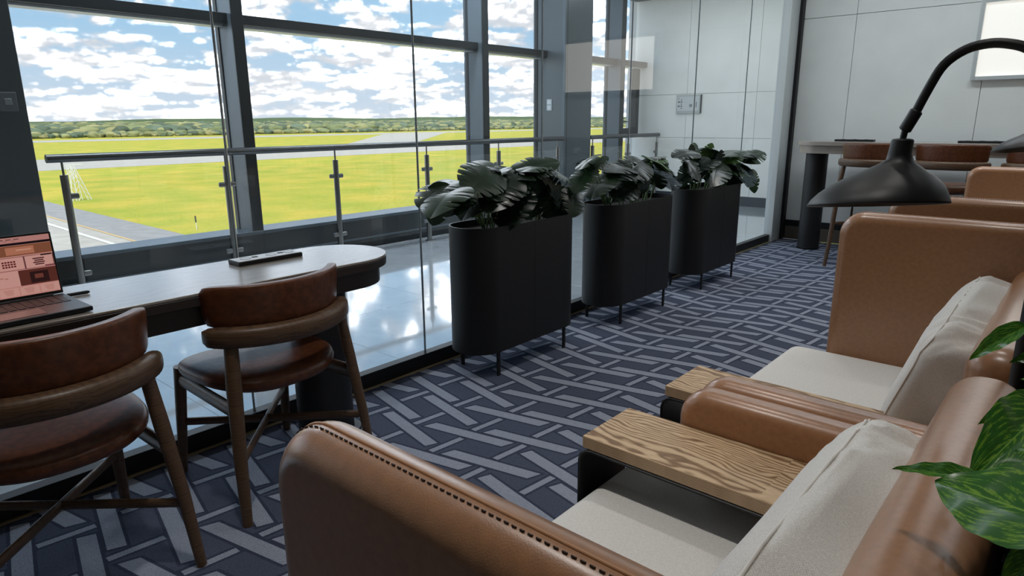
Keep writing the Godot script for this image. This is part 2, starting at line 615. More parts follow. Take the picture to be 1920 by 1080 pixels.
func fill_spot(at: Vector3, energy: float, place: String) -> void:  # added spot out of view; its ring and lens only dress the fill
	var tint := Color(1.0, 0.985, 0.965)
	var o := thing("fill_spot", "round unseen spot added as fill, " + place, "fill_spot", at, 0.0, "added fill spots")
	obj("ring", Shape.new().lathe(PackedVector2Array([Vector2(0.07, 0.008), Vector2(0.088, 0.008), Vector2(0.088, -0.004), Vector2(0.07, -0.006), Vector2(0.066, 0.008), Vector2(0.07, 0.008)]), Vector3.ZERO, 28), mat(rgb(225, 225, 222), 0.5), o)
	var d := mat(Color(1, 1, 1), 0.6)
	d.emission_enabled = true
	d.emission = tint
	d.emission_energy_multiplier = 1.2
	obj("lamp_lens", Shape.new().lathe(PackedVector2Array([Vector2(0, 0.0), Vector2(0.068, 0.0), Vector2(0.068, 0.006), Vector2(0, 0.006)]), Vector3.ZERO, 28), d, o)
	var l := SpotLight3D.new()
	l.name = "lamp_beam"
	l.light_color = tint
	l.light_energy = energy
	l.light_size = 0.06
	l.spot_angle = 42.0
	l.spot_angle_attenuation = 1.0
	l.spot_range = 14.0
	l.spot_attenuation = 2.0
	l.shadow_enabled = true
	l.position = Vector3(0, -0.012, 0)
	l.rotation.x = -PI / 2
	o.add_child(l)

func sky_image(w: int, h: int) -> Image:
	var big := noise(1.0, 5, 21)
	big.fractal_gain = 0.5
	var fine := noise(1.0, 6, 5)
	fine.fractal_gain = 0.62
	var cover := noise(1.0, 2, 9)
	var half := h / 2
	var data := PackedFloat32Array()
	data.resize(w * h * 3)
	data.fill(0.36)
	var k0 := Vector3(0.44, 0.50, 0.57)
	var k1 := Vector3(0.26, 0.42, 0.57)
	var k2 := Vector3(0.17, 0.35, 0.56)
	var k3 := Vector3(0.15, 0.33, 0.56)
	for y in half:
		var e := PI / 2 * (1.0 - (y + 0.5) / half)
		var blue: Vector3
		if e < 0.12:
			blue = k0.lerp(k1, e / 0.12)
		elif e < 0.4:
			blue = k1.lerp(k2, (e - 0.12) / 0.28)
		else:
			blue = k2.lerp(k3, minf((e - 0.4) / 0.9, 1.0))
		var s := cos(e) / (sin(e) + 0.12)
		var near_horizon := exp(-e / 0.09)
		# clouds look smaller and flatter towards the horizon
		var v := log(e + 0.07) * 2.4
		var vt := log(e + 0.07 + 0.010 + e * 0.04) * 2.4
		var k := 6.0 + 8.0 * near_horizon
		for x in w:
			var a := TAU * (x + 0.5) / w
			var cx := cos(a)
			var cz := sin(a)
			var c0 := cover.get_noise_3d(cx * s * 0.8, 0.0, cz * s * 0.8)
			var d := big.get_noise_3d(cx * k, v, cz * k) + 0.50 * fine.get_noise_3d(cx * k * 3.2, v * 2.6, cz * k * 3.2)
			var up := big.get_noise_3d(cx * k, vt, cz * k) + 0.50 * fine.get_noise_3d(cx * k * 3.2, vt * 2.6, cz * k * 3.2)
			var c := d + 0.22 * c0 + 0.22 * near_horizon + 0.06 - 0.42 * smoothstep(0.20, 0.40, e)
			var m := smoothstep(-0.07, 0.28, c)
			var shade := clampf(0.40 + (d - up) * 1.3 + 0.25 * m - 0.10, 0.0, 1.0)
			# grey underside, white flank, and the glare of the sunlit crown
			var white := Vector3(0.42, 0.45, 0.50).lerp(Vector3(0.60, 0.61, 0.63), smoothstep(0.05, 0.55, shade))
			var glare := clampf((shade - 0.36) / 0.64, 0.0, 1.0)
			white += Vector3(0.88, 0.95, 1.04) * SUNLIT * glare * glare
			white = white.lerp(Vector3(0.56, 0.58, 0.60), near_horizon * 0.6)
			var col := blue.lerp(white, m)
			var at := (y * w + x) * 3
			data[at] = col.x
			data[at + 1] = col.y
			data[at + 2] = col.z
	return Image.create_from_data(w, h, false, Image.FORMAT_RGBF, data.to_byte_array())

# brightness of a cloud's sunlit side next to white paper in the picture
const SUNLIT := 4.5

# ---------------------------------------------------------------- materials
func wood_image(light: Color, dark: Color, rings: float, key: int, w := 768, h := 256, figure := 0.62) -> ImageTexture:
	var im := Image.create(w, h, false, Image.FORMAT_RGB8)
	var warp := noise(1.0, 3, key)
	var fibre := noise(1.0, 2, key + 7)
	for y in h:
		for x in w:
			var u := x / float(w)
			var v := y / float(h)
			# cathedral figure: rings cut at a slant, drawn out along the grain
			var r := (v - 0.5 + 0.10 * warp.get_noise_2d(u * 2.2, v * 1.1)) * 2.0
			var q := rings * (r * r * 0.9 + 0.42 * u + 0.16 * warp.get_noise_2d(u * 3.0 + 9.0, v * 3.0)) + 1.6 * absf(r)
			var line := pow(0.5 + 0.5 * sin(q * TAU), 3.0)
			var f := 0.5 + 0.5 * fibre.get_noise_2d(u * 16.0, v * 150.0)
			var t := clampf(figure * line + 0.5 * f - 0.1, 0.0, 1.0)
			im.set_pixel(x, y, light.lerp(dark, t))
	return ImageTexture.create_from_image(im)

func carpet_image(n: int) -> ImageTexture:
	var im := Image.create(n, n, false, Image.FORMAT_RGB8)
	var px := 0.954
	var pz := 0.972
	var step := 0.2385
	var rng := RandomNumberGenerator.new()
	rng.seed = 4
	var ground := rgb(74, 80, 97)
	var pale := rgb(140, 146, 160)
	var deep := rgb(58, 63, 80)
	var lean := [1.0, -1.0, -1.0, 1.0]
	for y in n:
		var z := pz * y / n
		for x in n:
			var xx := px * x / n
			var c := ground
			var best := 1.0
			var k0 := int(floor(xx / step))
			for k in [k0, k0 + 1, k0 - 1, k0 + 2]:
				var dx: float = xx - k * step
				var col: int = posmod(k, 4)
				var ph: float = 0.1215 if k % 2 != 0 else 0.0
				# long slanted bar
				var dz := fposmod(z - ph - 0.1215 + tan(0.205) * lean[col] * dx + 0.1215, 0.243) - 0.1215
				var bar := maxf(absf(dz) - 0.027, absf(dx + dz * 0.35) - 0.190)
				# short thin bar between
				var tz := fposmod(z - ph + 0.1215, 0.243) - 0.1215
				var thin := maxf(absf(dx + tz * 0.1) - 0.0135, absf(tz) - 0.080)
				best = minf(best, minf(bar, thin))
			if best < 0.0:
				c = pale
			elif best < 0.011:
				c = deep
			var f := rng.randf_range(0.80, 1.18)
			im.set_pixel(x, y, Color(c.r * f, c.g * f, c.b * f))
	return ImageTexture.create_from_image(im)

func weave_image(n: int, a: Color, b: Color) -> ImageTexture:
	var im := Image.create(n, n, false, Image.FORMAT_RGB8)
	var rng := RandomNumberGenerator.new()
	rng.seed = 12
	for y in n:
		for x in n:
			var t := 0.5 + 0.25 * sin(TAU * x / 4.0) * sin(TAU * y / 4.0) + rng.randf_range(-0.25, 0.25)
			im.set_pixel(x, y, a.lerp(b, clampf(t, 0, 1)))
	return ImageTexture.create_from_image(im)

func materials() -> void:
	var grain := noise_tex(0.16, 3, 3, 3.0, null, 512)
	var leather := mat(rgb(160, 112, 74), 0.40)
	leather.albedo_texture = noise_tex(0.02, 4, 8, 0.0, ramp(Color(0.92, 0.91, 0.90), Color(1.03, 1.02, 1.01)))
	leather.normal_enabled = true
	leather.normal_texture = grain
	leather.normal_scale = 0.14
	leather.clearcoat_enabled = true
	leather.clearcoat = 0.9
	leather.clearcoat_roughness = 0.27
	M.leather = triplanar(leather, 5.0)
	var saddle := mat(rgb(108, 62, 36), 0.36)
	saddle.albedo_texture = noise_tex(0.012, 4, 2, 0.0, ramp(Color(0.72, 0.7, 0.68), Color(1.1, 1.08, 1.05)))
	saddle.normal_enabled = true
	saddle.normal_texture = grain
	saddle.normal_scale = 0.10
	M.saddle = triplanar(saddle, 5.0)
	M.thread = mat(rgb(58, 40, 30), 0.8)
	M.welt = mat(rgb(178, 128, 88), 0.5)

	var oak := mat(Color(1, 1, 1), 0.5)
	oak.albedo_texture = wood_image(rgb(216, 188, 152), rgb(112, 80, 50), 6.0, 3, 768, 256, 0.75)
	oak.uv1_scale = Vector3(1.5, 4.6, 1)
	M.oak = oak
	var smoked := mat(Color(1, 1, 1), 0.42)
	smoked.albedo_texture = wood_image(rgb(104, 78, 56), rgb(58, 42, 31), 6.0, 5, 512, 128)
	smoked.uv1_triplanar = true
	smoked.uv1_scale = Vector3(2.2, 9.0, 2.2)
	M.smoked = smoked
	var top := mat(Color(1, 1, 1), 0.24, 0.0, 0.62)
	top.albedo_texture = wood_image(rgb(164, 154, 144), rgb(120, 110, 101), 4.0, 6, 768, 256, 0.12)
	top.uv1_scale = Vector3(1.0, 2.4, 1)
	top.clearcoat_enabled = true
	top.clearcoat = 0.5
	top.clearcoat_roughness = 0.22
	M.tabletop = top
	M.table_dark = mat(rgb(44, 36, 32), 0.45)

	var cloth := mat(Color(1, 1, 1), 0.92)
	cloth.albedo_texture = weave_image(128, rgb(180, 175, 169), rgb(244, 242, 238))
	cloth.rim_enabled = true
	cloth.rim = 0.25
	cloth.heightmap_enabled = true
	cloth.heightmap_texture = cloth.albedo_texture
	cloth.heightmap_scale = 0.08
	M.cloth = triplanar(cloth, 9.0)
	M.piping = mat(rgb(222, 218, 212), 0.85)

	M.black = mat(rgb(15, 15, 17), 0.5)
	var pot := mat(rgb(9, 9, 11), 0.5)
	pot.normal_enabled = true
	pot.normal_texture = noise_tex(0.25, 2, 31, 4.0, null, 256)
	pot.normal_scale = 0.25
	M.pot = triplanar(pot, 6.0)
	M.soil = triplanar(mat(rgb(40, 32, 26), 0.95), 2.0)
	M.lampblack = mat(rgb(17, 18, 21), 0.46)

	M.mullion = mat(rgb(88, 99, 107), 0.36, 0.45)
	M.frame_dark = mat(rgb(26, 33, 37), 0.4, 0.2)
	M.pier = mat(rgb(84, 93, 98), 0.34, 0.5)
	M.steel = mat(rgb(150, 150, 148), 0.28, 1.0)
	M.rail = mat(rgb(92, 94, 95), 0.3, 0.9)
	M.pane = pane_mat(0.015)
	M.pane_low = pane_mat(0.02)
	M.silicone = mat(rgb(236, 242, 242), 0.3)

	var wall := mat(rgb(238, 240, 236), 0.55)
	wall.albedo_texture = noise_tex(0.006, 3, 40, 0.0, ramp(Color(0.97, 0.97, 0.97), Color(1.01, 1.01, 1.01)))
	M.wall = triplanar(wall, 0.5, true)
	M.joint = mat(rgb(205, 207, 204), 0.8)
	M.ceiling = mat(rgb(228, 226, 220), 0.9)
	M.skirting = mat(rgb(96, 88, 78), 0.5)
	M.skirting_dark = mat(rgb(52, 62, 70), 0.4)
	M.brass = mat(rgb(176, 158, 122), 0.4, 0.5)
	M.alu = mat(rgb(206, 212, 212), 0.35, 0.2)

	var tile := mat(rgb(200, 208, 214), 0.09)
	tile.albedo_texture = noise_tex(0.01, 4, 61, 0.0, ramp(Color(0.92, 0.92, 0.93), Color(1.02, 1.02, 1.02)))
	tile.metallic_specular = 0.6
	tile.clearcoat_enabled = true
	tile.clearcoat = 1.0
	tile.clearcoat_roughness = 0.04
	M.tile = triplanar(tile, 0.6, true)
	M.grout = mat(rgb(170, 176, 182), 0.9)
	var carpet := mat(Color(1, 1, 1), 0.97, 0.0, 0.2)
	carpet.albedo_texture = carpet_image(900)
	carpet.heightmap_enabled = true
	carpet.heightmap_texture = noise_tex(0.35, 2, 77, 0.0, null, 512)
	carpet.heightmap_scale = 0.25
	M.carpet = carpet

# ---------------------------------------------------------------- the room
func room() -> void:
	# the carpeted lounge floor, pattern laid out in metres
	var f := struct("floor", "dark blue grey carpet with a pale woven bar pattern", "carpet")
	var s := Shape.new()
	var x0 := -2.545
	var x1 := 3.2
	var z0 := 2.7
	var z1 := -7.42
	var uvw := func(x: float, z: float) -> Vector2: return Vector2((x + 2.5435) / 0.954, (z + 1.92 + 0.1215) / 0.972)
	var a := Vector3(x0, 0, z0)
	var b := Vector3(x1, 0, z0)
	var c := Vector3(x1, 0, z1)
	var d := Vector3(x0, 0, z1)
	s.tri(a, d, c, Vector3.UP, Vector3.UP, Vector3.UP, uvw.call(x0, z0), uvw.call(x0, z1), uvw.call(x1, z1))
	s.tri(a, c, b, Vector3.UP, Vector3.UP, Vector3.UP, uvw.call(x0, z0), uvw.call(x1, z1), uvw.call(x1, z0))
	obj("carpet", s, M.carpet, f)
	obj("slab", box(Vector3(-2.6, -0.3, -7.42), Vector3(3.4, -0.002, 2.9), 0.01), M.grout, f)
	obj("edge_strip", box(Vector3(-2.545, -0.001, -7.4), Vector3(-2.528, 0.006, 2.7), 0.002), M.brass, f)

	# gallery floor of large polished tiles
	var g := struct("floor_gallery", "polished pale grey floor tiles along the windows", "tiled floor")
	obj("slab", box(Vector3(-6.1, -0.3, -10.1), Vector3(-2.6, -0.004, 2.9), 0.01), M.grout, g)
	var tile := Shape.new().rbox(Vector3(0, -0.005, 0), Vector3(0.9985, 0.01, 0.9985), 0.001).mesh()
	for i in 3:
		for j in 13:
			var t := put("tile", tile, M.tile, g)
			t.position = Vector3(-3.14 - i * 1.0, 0, 2.3 - j * 1.0)
	var last := struct("ceiling", "off-white ceiling above the lounge and gallery", "ceiling")
	obj("slab", box(Vector3(-6.1, 3.2, -10.1), Vector3(3.4, 3.4, 2.9), 0.01), M.ceiling, last)

	# panelled wall at the far end of the lounge
	var w := struct("wall_far", "pale grey panelled wall behind the bar table", "wall")
	obj("core", box(Vector3(-2.52, 0, -7.65), Vector3(3.4, 3.2, -7.45), 0.005), M.joint, w)
	for q in [[-2.50, -2.007], [-2.003, -0.907], [-0.903, 0.195], [0.199, 1.298], [1.302, 2.4], [2.404, 3.2]]:
		for r in [[0.21, 2.263], [2.267, 3.195]]:
			obj("panel", box(Vector3(q[0], r[0], -7.452), Vector3(q[1], r[1], -7.425), 0.003), M.wall, w)
	obj("shadow_gap", box(Vector3(-2.5, 0.14, -7.452), Vector3(3.2, 0.208, -7.44), 0.002), M.black, w)
	obj("skirting", box(Vector3(-2.5, 0.0, -7.452), Vector3(3.2, 0.14, -7.425), 0.003), M.skirting, w)

	var e := struct("wall_gallery_end", "pale grey panelled wall closing the gallery behind the glass", "wall")
	obj("core", box(Vector3(-6.1, 0, -10.1), Vector3(-2.4, 3.2, -9.9), 0.005), M.joint, e)
	for q in [[-5.95, -5.002], [-4.998, -3.902], [-3.898, -2.42]]:
		for r in [[0.14, 1.0], [1.004, 1.66], [1.664, 3.195]]:
			obj("panel", box(Vector3(q[0], r[0], -9.902), Vector3(q[1], r[1], -9.876), 0.003), M.wall, e)
	obj("skirting", box(Vector3(-5.9, 0.0, -9.902), Vector3(-2.42, 0.135, -9.865), 0.004), M.skirting_dark, e)

	var r2 := struct("wall_return", "pale return wall between lounge and gallery end", "wall")
	obj("panel", box(Vector3(-2.62, 0, -9.9), Vector3(-2.5, 3.2, -7.62), 0.004), M.wall, r2)
	var rw := struct("wall_right", "plain wall behind the seating rows", "wall")
	obj("panel", box(Vector3(3.2, 0, -7.6), Vector3(3.4, 3.2, 2.9), 0.004), mat(rgb(150, 135, 116), 0.7), rw)
	var bw := struct("wall_back", "plain wall at the near end of lounge and gallery", "wall")
	obj("panel", box(Vector3(-6.1, 0, 2.7), Vector3(3.4, 3.2, 2.9), 0.004), mat(rgb(168, 156, 140), 0.7), bw)

	# the post where the glass meets the far wall
	var p := struct("trim_1", "pale aluminium end post of the glass partition", "post")
	obj("post", box(Vector3(-2.62, 0, -7.36), Vector3(-2.53, 3.2, -7.12), 0.004), M.alu, p)
	obj("bead", box(Vector3(-2.585, 0, -7.14), Vector3(-2.520, 3.2, -7.10), 0.003), M.alu, p)
	obj("reveal", box(Vector3(-2.60, 0, -7.45), Vector3(-2.50, 3.2, -7.36), 0.003), M.black, p)

func windows() -> void:
	var bays := [[2.7, 0.12], [0.02, -0.70], [-1.32, -2.92], [-3.02, -5.965], [-6.06, -7.28], [-7.90, -9.0], [-9.095, -9.9]]
	var says := ["near end", "near end behind the column", "left of the first tall fin", "widest window between two tall fins", "narrow window left of the grey column", "narrow window behind the grey column", "narrow window with a small casement at the far wall"]
	for i in bays.size():
		var z0: float = bays[i][0]
		var z1: float = bays[i][1]
		var o := struct("window_%d" % (i + 1), "floor to ceiling window, " + says[i], "window")
		pane("pane", Vector3(-5.90, 0.30, z0), Vector3(-5.90, 2.12, z1), M.pane, o)
		pane("pane", Vector3(-5.90, 2.12, z0), Vector3(-5.90, 3.2, z1), M.pane, o)
		obj("transom", box(Vector3(-5.95, 2.092, z1), Vector3(-5.72, 2.172, z0), 0.004), M.frame_dark, o)
		obj("bead", box(Vector3(-5.94, 2.074, z1), Vector3(-5.80, 2.094, z0), 0.002), M.alu, o)  # pale strip puts the daylight on the transom underside into colour
		obj("sill", box(Vector3(-5.96, 0.295, z1 - 0.1), Vector3(-5.64, 0.325, z0 + 0.0), 0.005), M.mullion, o)
		obj("apron", box(Vector3(-5.96, 0.0, z1 - 0.1), Vector3(-5.66, 0.296, z0 + 0.0), 0.003), M.frame_dark, o)
		obj("ledge", box(Vector3(-5.70, 0.095, z1 - 0.1), Vector3(-5.645, 0.112, z0 + 0.0), 0.003), M.mullion, o)
		obj("head", box(Vector3(-5.96, 3.1, z1), Vector3(-5.70, 3.2, z0), 0.004), M.frame_dark, o)
		for z in [z0 - 0.004, z1 + 0.004]:
			obj("stile", box(Vector3(-5.93, 0.325, z - 0.004), Vector3(-5.885, 3.1, z + 0.004), 0.002), M.frame_dark, o)
		if i == 6:
			obj("casement", box(Vector3(-5.90, 1.02, -9.80), Vector3(-5.80, 2.07, -9.70), 0.004), M.frame_dark, o)
			obj("casement", box(Vector3(-5.90, 1.02, -9.20), Vector3(-5.80, 2.07, -9.12), 0.004), M.frame_dark, o)
			obj("casement", box(Vector3(-5.90, 1.02, -9.72), Vector3(-5.80, 1.15, -9.18), 0.004), M.frame_dark, o)
			var h := Shape.new().bar(Vector3(-5.80, 1.26, -9.22), Vector3(-5.74, 1.26, -9.22), 0.012)
			h.bar(Vector3(-5.745, 1.26, -9.22), Vector3(-5.735, 1.25, -9.36), 0.009)
			obj("handle", h, M.black, o)
	# tall fins between the bays
	var k := 2
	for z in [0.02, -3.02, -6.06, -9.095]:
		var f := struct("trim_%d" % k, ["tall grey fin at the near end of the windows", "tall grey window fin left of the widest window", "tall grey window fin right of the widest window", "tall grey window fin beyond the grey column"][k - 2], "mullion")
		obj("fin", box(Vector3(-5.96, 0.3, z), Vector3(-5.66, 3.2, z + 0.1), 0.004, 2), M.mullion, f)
		obj("cap", box(Vector3(-5.665, 0.3, z - 0.001), Vector3(-5.645, 3.2, z + 0.101), 0.005, 2), M.frame_dark, f)  # dark slip over the fin: the shade of its inward face as colour
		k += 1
	for q in [[-0.70, -1.32, "dark building column at the left edge of the picture"], [-7.28, -7.90, "grey panelled building column with a switch on its side"]]:
		var f := struct("trim_%d" % k, q[2], "column")
		obj("cladding", box(Vector3(-5.96, 0.0, q[1]), Vector3(-5.43, 3.2, q[0]), 0.006, 2), M.pier, f)
		obj("corner_bead", box(Vector3(-5.475, 0.0, q[0] - 0.012), Vector3(-5.425, 3.2, q[0] + 0.006), 0.004), M.mullion, f)
		obj("shadow_joint", box(Vector3(-5.44, 0.0, q[0] - 0.055), Vector3(-5.4285, 3.2, q[0] - 0.045), 0.001), M.black, f)
		k += 1

func pane(called: String, a: Vector3, b: Vector3, m: Material, parent: Node) -> MeshInstance3D:
	var s := Shape.new()
	s.quad(a, Vector3(b.x, a.y, b.z), b, Vector3(a.x, b.y, a.z))
	s.sheet()
	return obj(called, s, m, parent)

func partition() -> void:
	var o := struct("wall_partition", "frameless glass partition standing on a black base channel", "glass wall")
	var at := [2.7, 1.75, 0.75, -0.25, -1.25, -2.225, -3.22, -4.215, -5.217, -6.24, -7.1]
	for i in at.size() - 1:
		pane("pane", Vector3(-2.57, 0.075, at[i] - 0.004), Vector3(-2.57, 3.18, at[i + 1] + 0.004), M.pane, o)
		if i > 0:
			obj("glass_edge", box(Vector3(-2.575, 0.075, at[i] - 0.0055), Vector3(-2.567, 3.18, at[i] - 0.0003), 0.0008), M.silicone, o)
			obj("glass_edge", box(Vector3(-2.575, 0.075, at[i] + 0.0003), Vector3(-2.567, 3.18, at[i] + 0.0024), 0.0008), M.mullion, o)
	obj("base_channel", box(Vector3(-2.60, 0.0, -7.1), Vector3(-2.545, 0.078, 2.7), 0.003), M.black, o)
	obj("head_channel", box(Vector3(-2.60, 3.16, -7.1), Vector3(-2.54, 3.2, 2.7), 0.003), M.alu, o)

func railing() -> void:
	for q in [[-1.38, -7.275, [-1.47, -2.635, -3.70, -4.85, -6.0, -7.17], "long steel and glass railing in front of the windows"], [-7.905, -9.86, [-7.98, -8.93, -9.80], "short steel and glass railing behind the grey column"]]:
		var o := thing("railing", q[3], "railing", Vector3(-5.45, 0, q[0]))
		var z0: float = q[0]
		obj("handrail", Shape.new().tube(PackedVector3Array([Vector3(0, 1.045, 0), Vector3(0, 1.045, q[1] - z0)]), PackedFloat32Array([0.029]), 16), M.rail, o)
		var posts: Array = q[2]
		for i in posts.size():
			var z: float = posts[i] - z0
			var p := obj("post", Shape.new().bar(Vector3(0, 0.0, z), Vector3(0, 0.93, z), 0.026, 14), M.steel, o)
			var tip := Shape.new().bar(Vector3(0, 0.92, z), Vector3(0, 1.03, z), 0.008, 8)
			obj("spindle", tip, M.steel, p)
			obj("base_flange", Shape.new().lathe(PackedVector2Array([Vector2(0.0, 0.0), Vector2(0.046, 0.0), Vector2(0.046, 0.006), Vector2(0.024, 0.012), Vector2(0.0, 0.012)]), Vector3(0, 0, z), 18), M.steel, p)
			for y in [0.22, 0.78]:
				for side in [-1, 1]:
					if (side == 1 and i == 0) or (side == -1 and i == posts.size() - 1):
						continue
					obj("glass_clamp", Shape.new().rbox(Vector3(0, y, z + side * 0.045), Vector3(0.03, 0.04, 0.06), 0.012, 2), M.steel, p)
			if i > 0:
				pane("glass_panel", Vector3(0, 0.10, posts[i - 1] - z0 - 0.04), Vector3(0, 0.90, z + 0.04), M.pane_low, o)

# ---------------------------------------------------------------- outside
const GROUND := -6.0

func airfield() -> void:
	var grass := mat(Color(1, 1, 1), 0.95, 0.0, 0.2)
	grass.albedo_texture = noise_tex(0.01, 5, 14, 0.0, ramp(rgb(152, 166, 58), rgb(206, 182, 80)), 1024)
	grass.detail_enabled = true
	grass.detail_albedo = noise_tex(0.06, 5, 15, 0.0, ramp(Color(0.88, 0.88, 0.88), Color(1.08, 1.08, 1.08)), 512)
	grass.detail_blend_mode = BaseMaterial3D.BLEND_MODE_MUL
	grass.detail_uv_layer = BaseMaterial3D.DETAIL_UV_2
	triplanar(grass, 0.012, true)
	grass.uv2_triplanar = true
	grass.uv2_world_triplanar = true
	grass.uv2_scale = Vector3.ONE * 0.09
	var g := struct("ground", "sunlit yellow green grass of the airfield", "grass")
	obj("turf", flat_rect(-5200, -8, -5200, 3000, GROUND), grass, g)
	var concrete := mat(Color(1, 1, 1), 0.9, 0.0, 0.2)
	concrete.albedo_texture = noise_tex(0.03, 5, 18, 0.0, ramp(rgb(168, 164, 156), rgb(188, 184, 176)))
	triplanar(concrete, 0.04, true)
	var asphalt := mat(Color(1, 1, 1), 0.9, 0.0, 0.2)
	asphalt.albedo_texture = noise_tex(0.03, 5, 19, 0.0, ramp(rgb(142, 142, 142), rgb(160, 160, 159)))
	triplanar(asphalt, 0.05, true)
	var paint := mat(rgb(215, 214, 208), 0.8)
	var r := struct("runway", "pale runway crossing the grass outside", "runway")
	obj("surface", flat_rect(-166, -126, -3000, 1200, GROUND + 0.02), concrete, r)
	var r2 := struct("runway_far", "thin pale taxiway strip before the distant trees", "runway")
	obj("surface", flat_rect(-352, -318, -3000, 1200, GROUND + 0.03), concrete, r2)
	var link := struct("taxiway_link", "pale paved link between the two runways", "taxiway")
	var ls := Shape.new()
	ls.quad(Vector3(-166, GROUND + 0.025, -140), Vector3(-166, GROUND + 0.025, -112), Vector3(-318, GROUND + 0.025, -250), Vector3(-318, GROUND + 0.025, -300))
	obj("surface", ls.sheet(), concrete, link)
	var ap := struct("apron", "paved apron corner below the windows with painted lines", "apron")
	obj("shoulder", flat_rect(-420, -8, -18.6, 200, GROUND + 0.03), asphalt, ap)
	obj("slab", flat_rect(-420, -8, -15.4, 200, GROUND + 0.05), concrete, ap)
	obj("painted_line", flat_rect(-420, -8, -14.3, -14.0, GROUND + 0.07), paint, ap)
	obj("painted_line", flat_rect(-420, -8, -15.5, -15.3, GROUND + 0.07), mat(rgb(200, 170, 120), 0.8), ap)

	# a belt of bushes and small trees nobody could count
	var rng := RandomNumberGenerator.new()
	rng.seed = 77
	var crown := Shape.new()
	var lump := noise(1.1, 3, 6)
	var rows := []
	for i in 8:
		var f := -PI / 2 + PI * i / 7.0
		var ring := PackedVector3Array()
		for j in 10:
			var t := TAU * j / 10.0
			var d := Vector3(cos(f) * cos(t), sin(f), cos(f) * sin(t))
			ring.append(d * (1.0 + 0.45 * lump.get_noise_3dv(d * 1.6)) * Vector3(1, 0.8, 1))
		rows.append(ring)
	crown.grid(rows, true)
	crown.close()
	var leafy := mat(Color(1, 1, 1), 0.95, 0.0, 0.1)
	leafy.vertex_color_use_as_albedo = true
	var tones := [Color(0.10, 0.13, 0.09), Color(0.17, 0.20, 0.10), Color(0.24, 0.25, 0.12), Color(0.12, 0.16, 0.11), Color(0.30, 0.29, 0.14)]
	var mm := MultiMesh.new()
	mm.transform_format = MultiMesh.TRANSFORM_3D
	mm.use_colors = true
	mm.mesh = crown.mesh()
	mm.instance_count = 9000
	for i in 9000:
		var far := pow(rng.randf(), 1.7)
		var x := -395.0 - far * 1500.0
		var z := -x * rng.randf_range(-0.05, 2.3)
		var h := rng.randf_range(1.6, 4.2) * (1.0 + far * 1.2) * (0.55 if x > -460 else 1.0)
		mm.set_instance_transform(i, Transform3D(Basis.from_euler(Vector3(0, rng.randf() * TAU, 0)).scaled(Vector3(h * rng.randf_range(1.0, 1.7), h, h * rng.randf_range(1.0, 1.7))), Vector3(x, GROUND + h * 0.55, -z)))
		mm.set_instance_color(i, tones[rng.randi() % tones.size()] * rng.randf_range(0.85, 1.3))
	var belt := MultiMeshInstance3D.new()
	belt.name = "tree_belt"
	belt.multimesh = mm
	belt.material_override = leafy
	add_child(belt)
	tag(belt, "belt of distant bushes and trees beyond the runways", "trees")
	belt.set_meta("kind", "stuff")
	# low wooded ridge on the skyline
	var hill := Shape.new()
	var ridge := noise(0.0012, 4, 3)
	var hr := []
	for i in 7:
		var line := PackedVector3Array()
		for j in 90:
			var z := 900.0 - j * 75.0
			var top := 15.0 + 9.0 * ridge.get_noise_1d(z) + clampf(-z * 0.006, 0.0, 14.0)
			line.append(Vector3(-1750.0 - i * 150.0, GROUND - 2.0 + top * sin(i / 6.0 * PI / 2), z))
		hr.append(line)
	hill.grid(hr)
	hill.sheet()
	var wood := mat(Color(1, 1, 1), 0.95, 0.0, 0.1)
	wood.albedo_texture = noise_tex(0.05, 5, 22, 0.0, ramp(rgb(70, 88, 62), rgb(104, 118, 80)))
	triplanar(wood, 0.006, true)
	var hills := struct("hills", "low wooded ridge along the skyline", "hills")
	obj("ridge", hill, wood, hills)

	# white lattice frame and a marker post in the grass
	var white := mat(rgb(226, 226, 224), 0.6)
	var lf := thing("lattice_frame", "white lattice frame standing in the grass beyond the apron", "lattice frame", Vector3(-74, GROUND, -20.9))
	for e in [[-0.75, -0.35], [0.15, 0.95]]:
		var s := Shape.new()
		var lo: float = e[0] * 1.0
		var hi: float = e[1]
		for d in [-0.16, 0.16]:
			s.bar(Vector3(0, 0.0, -(lo + d) * 1.0), Vector3(0, 3.5, -(lo * 0.25 - 0.2 + d)), 0.035, 6)
			s.bar(Vector3(0, 0.0, -(hi + d)), Vector3(0, 3.4, -(hi * 0.1 - 0.25 + d)), 0.035, 6)
		for k in 7:
			var t0 := k / 7.0
			var t1 := (k + 1) / 7.0
			s.bar(Vector3(0, 3.5 * t0, -lerpf(lo - 0.16, lo * 0.25 - 0.36, t0)), Vector3(0, 3.5 * t1, -lerpf(lo + 0.16, lo * 0.25 - 0.04, t1)), 0.022, 5)
			s.bar(Vector3(0, 3.4 * t0, -lerpf(hi + 0.16, hi * 0.1 - 0.09, t0)), Vector3(0, 3.4 * t1, -lerpf(hi - 0.16, hi * 0.1 - 0.41, t1)), 0.022, 5)
		obj("truss", s, white, lf)
	obj("cross_bar", Shape.new().bar(Vector3(0, 3.45, 0.7), Vector3(0, 3.45, -0.7), 0.04, 6), white, lf)
	var mp := thing("marker_post", "small dark marker post in the grass near the apron", "post", Vector3(-47.1, GROUND, -20.2))
	obj("stake", Shape.new().bar(Vector3.ZERO, Vector3(0, 0.55, 0), 0.03, 8), white, mp)
	obj("cap", Shape.new().bar(Vector3(0, 0.5, 0), Vector3(0, 0.95, 0), 0.055, 8), mat(rgb(70, 72, 66), 0.7), mp)

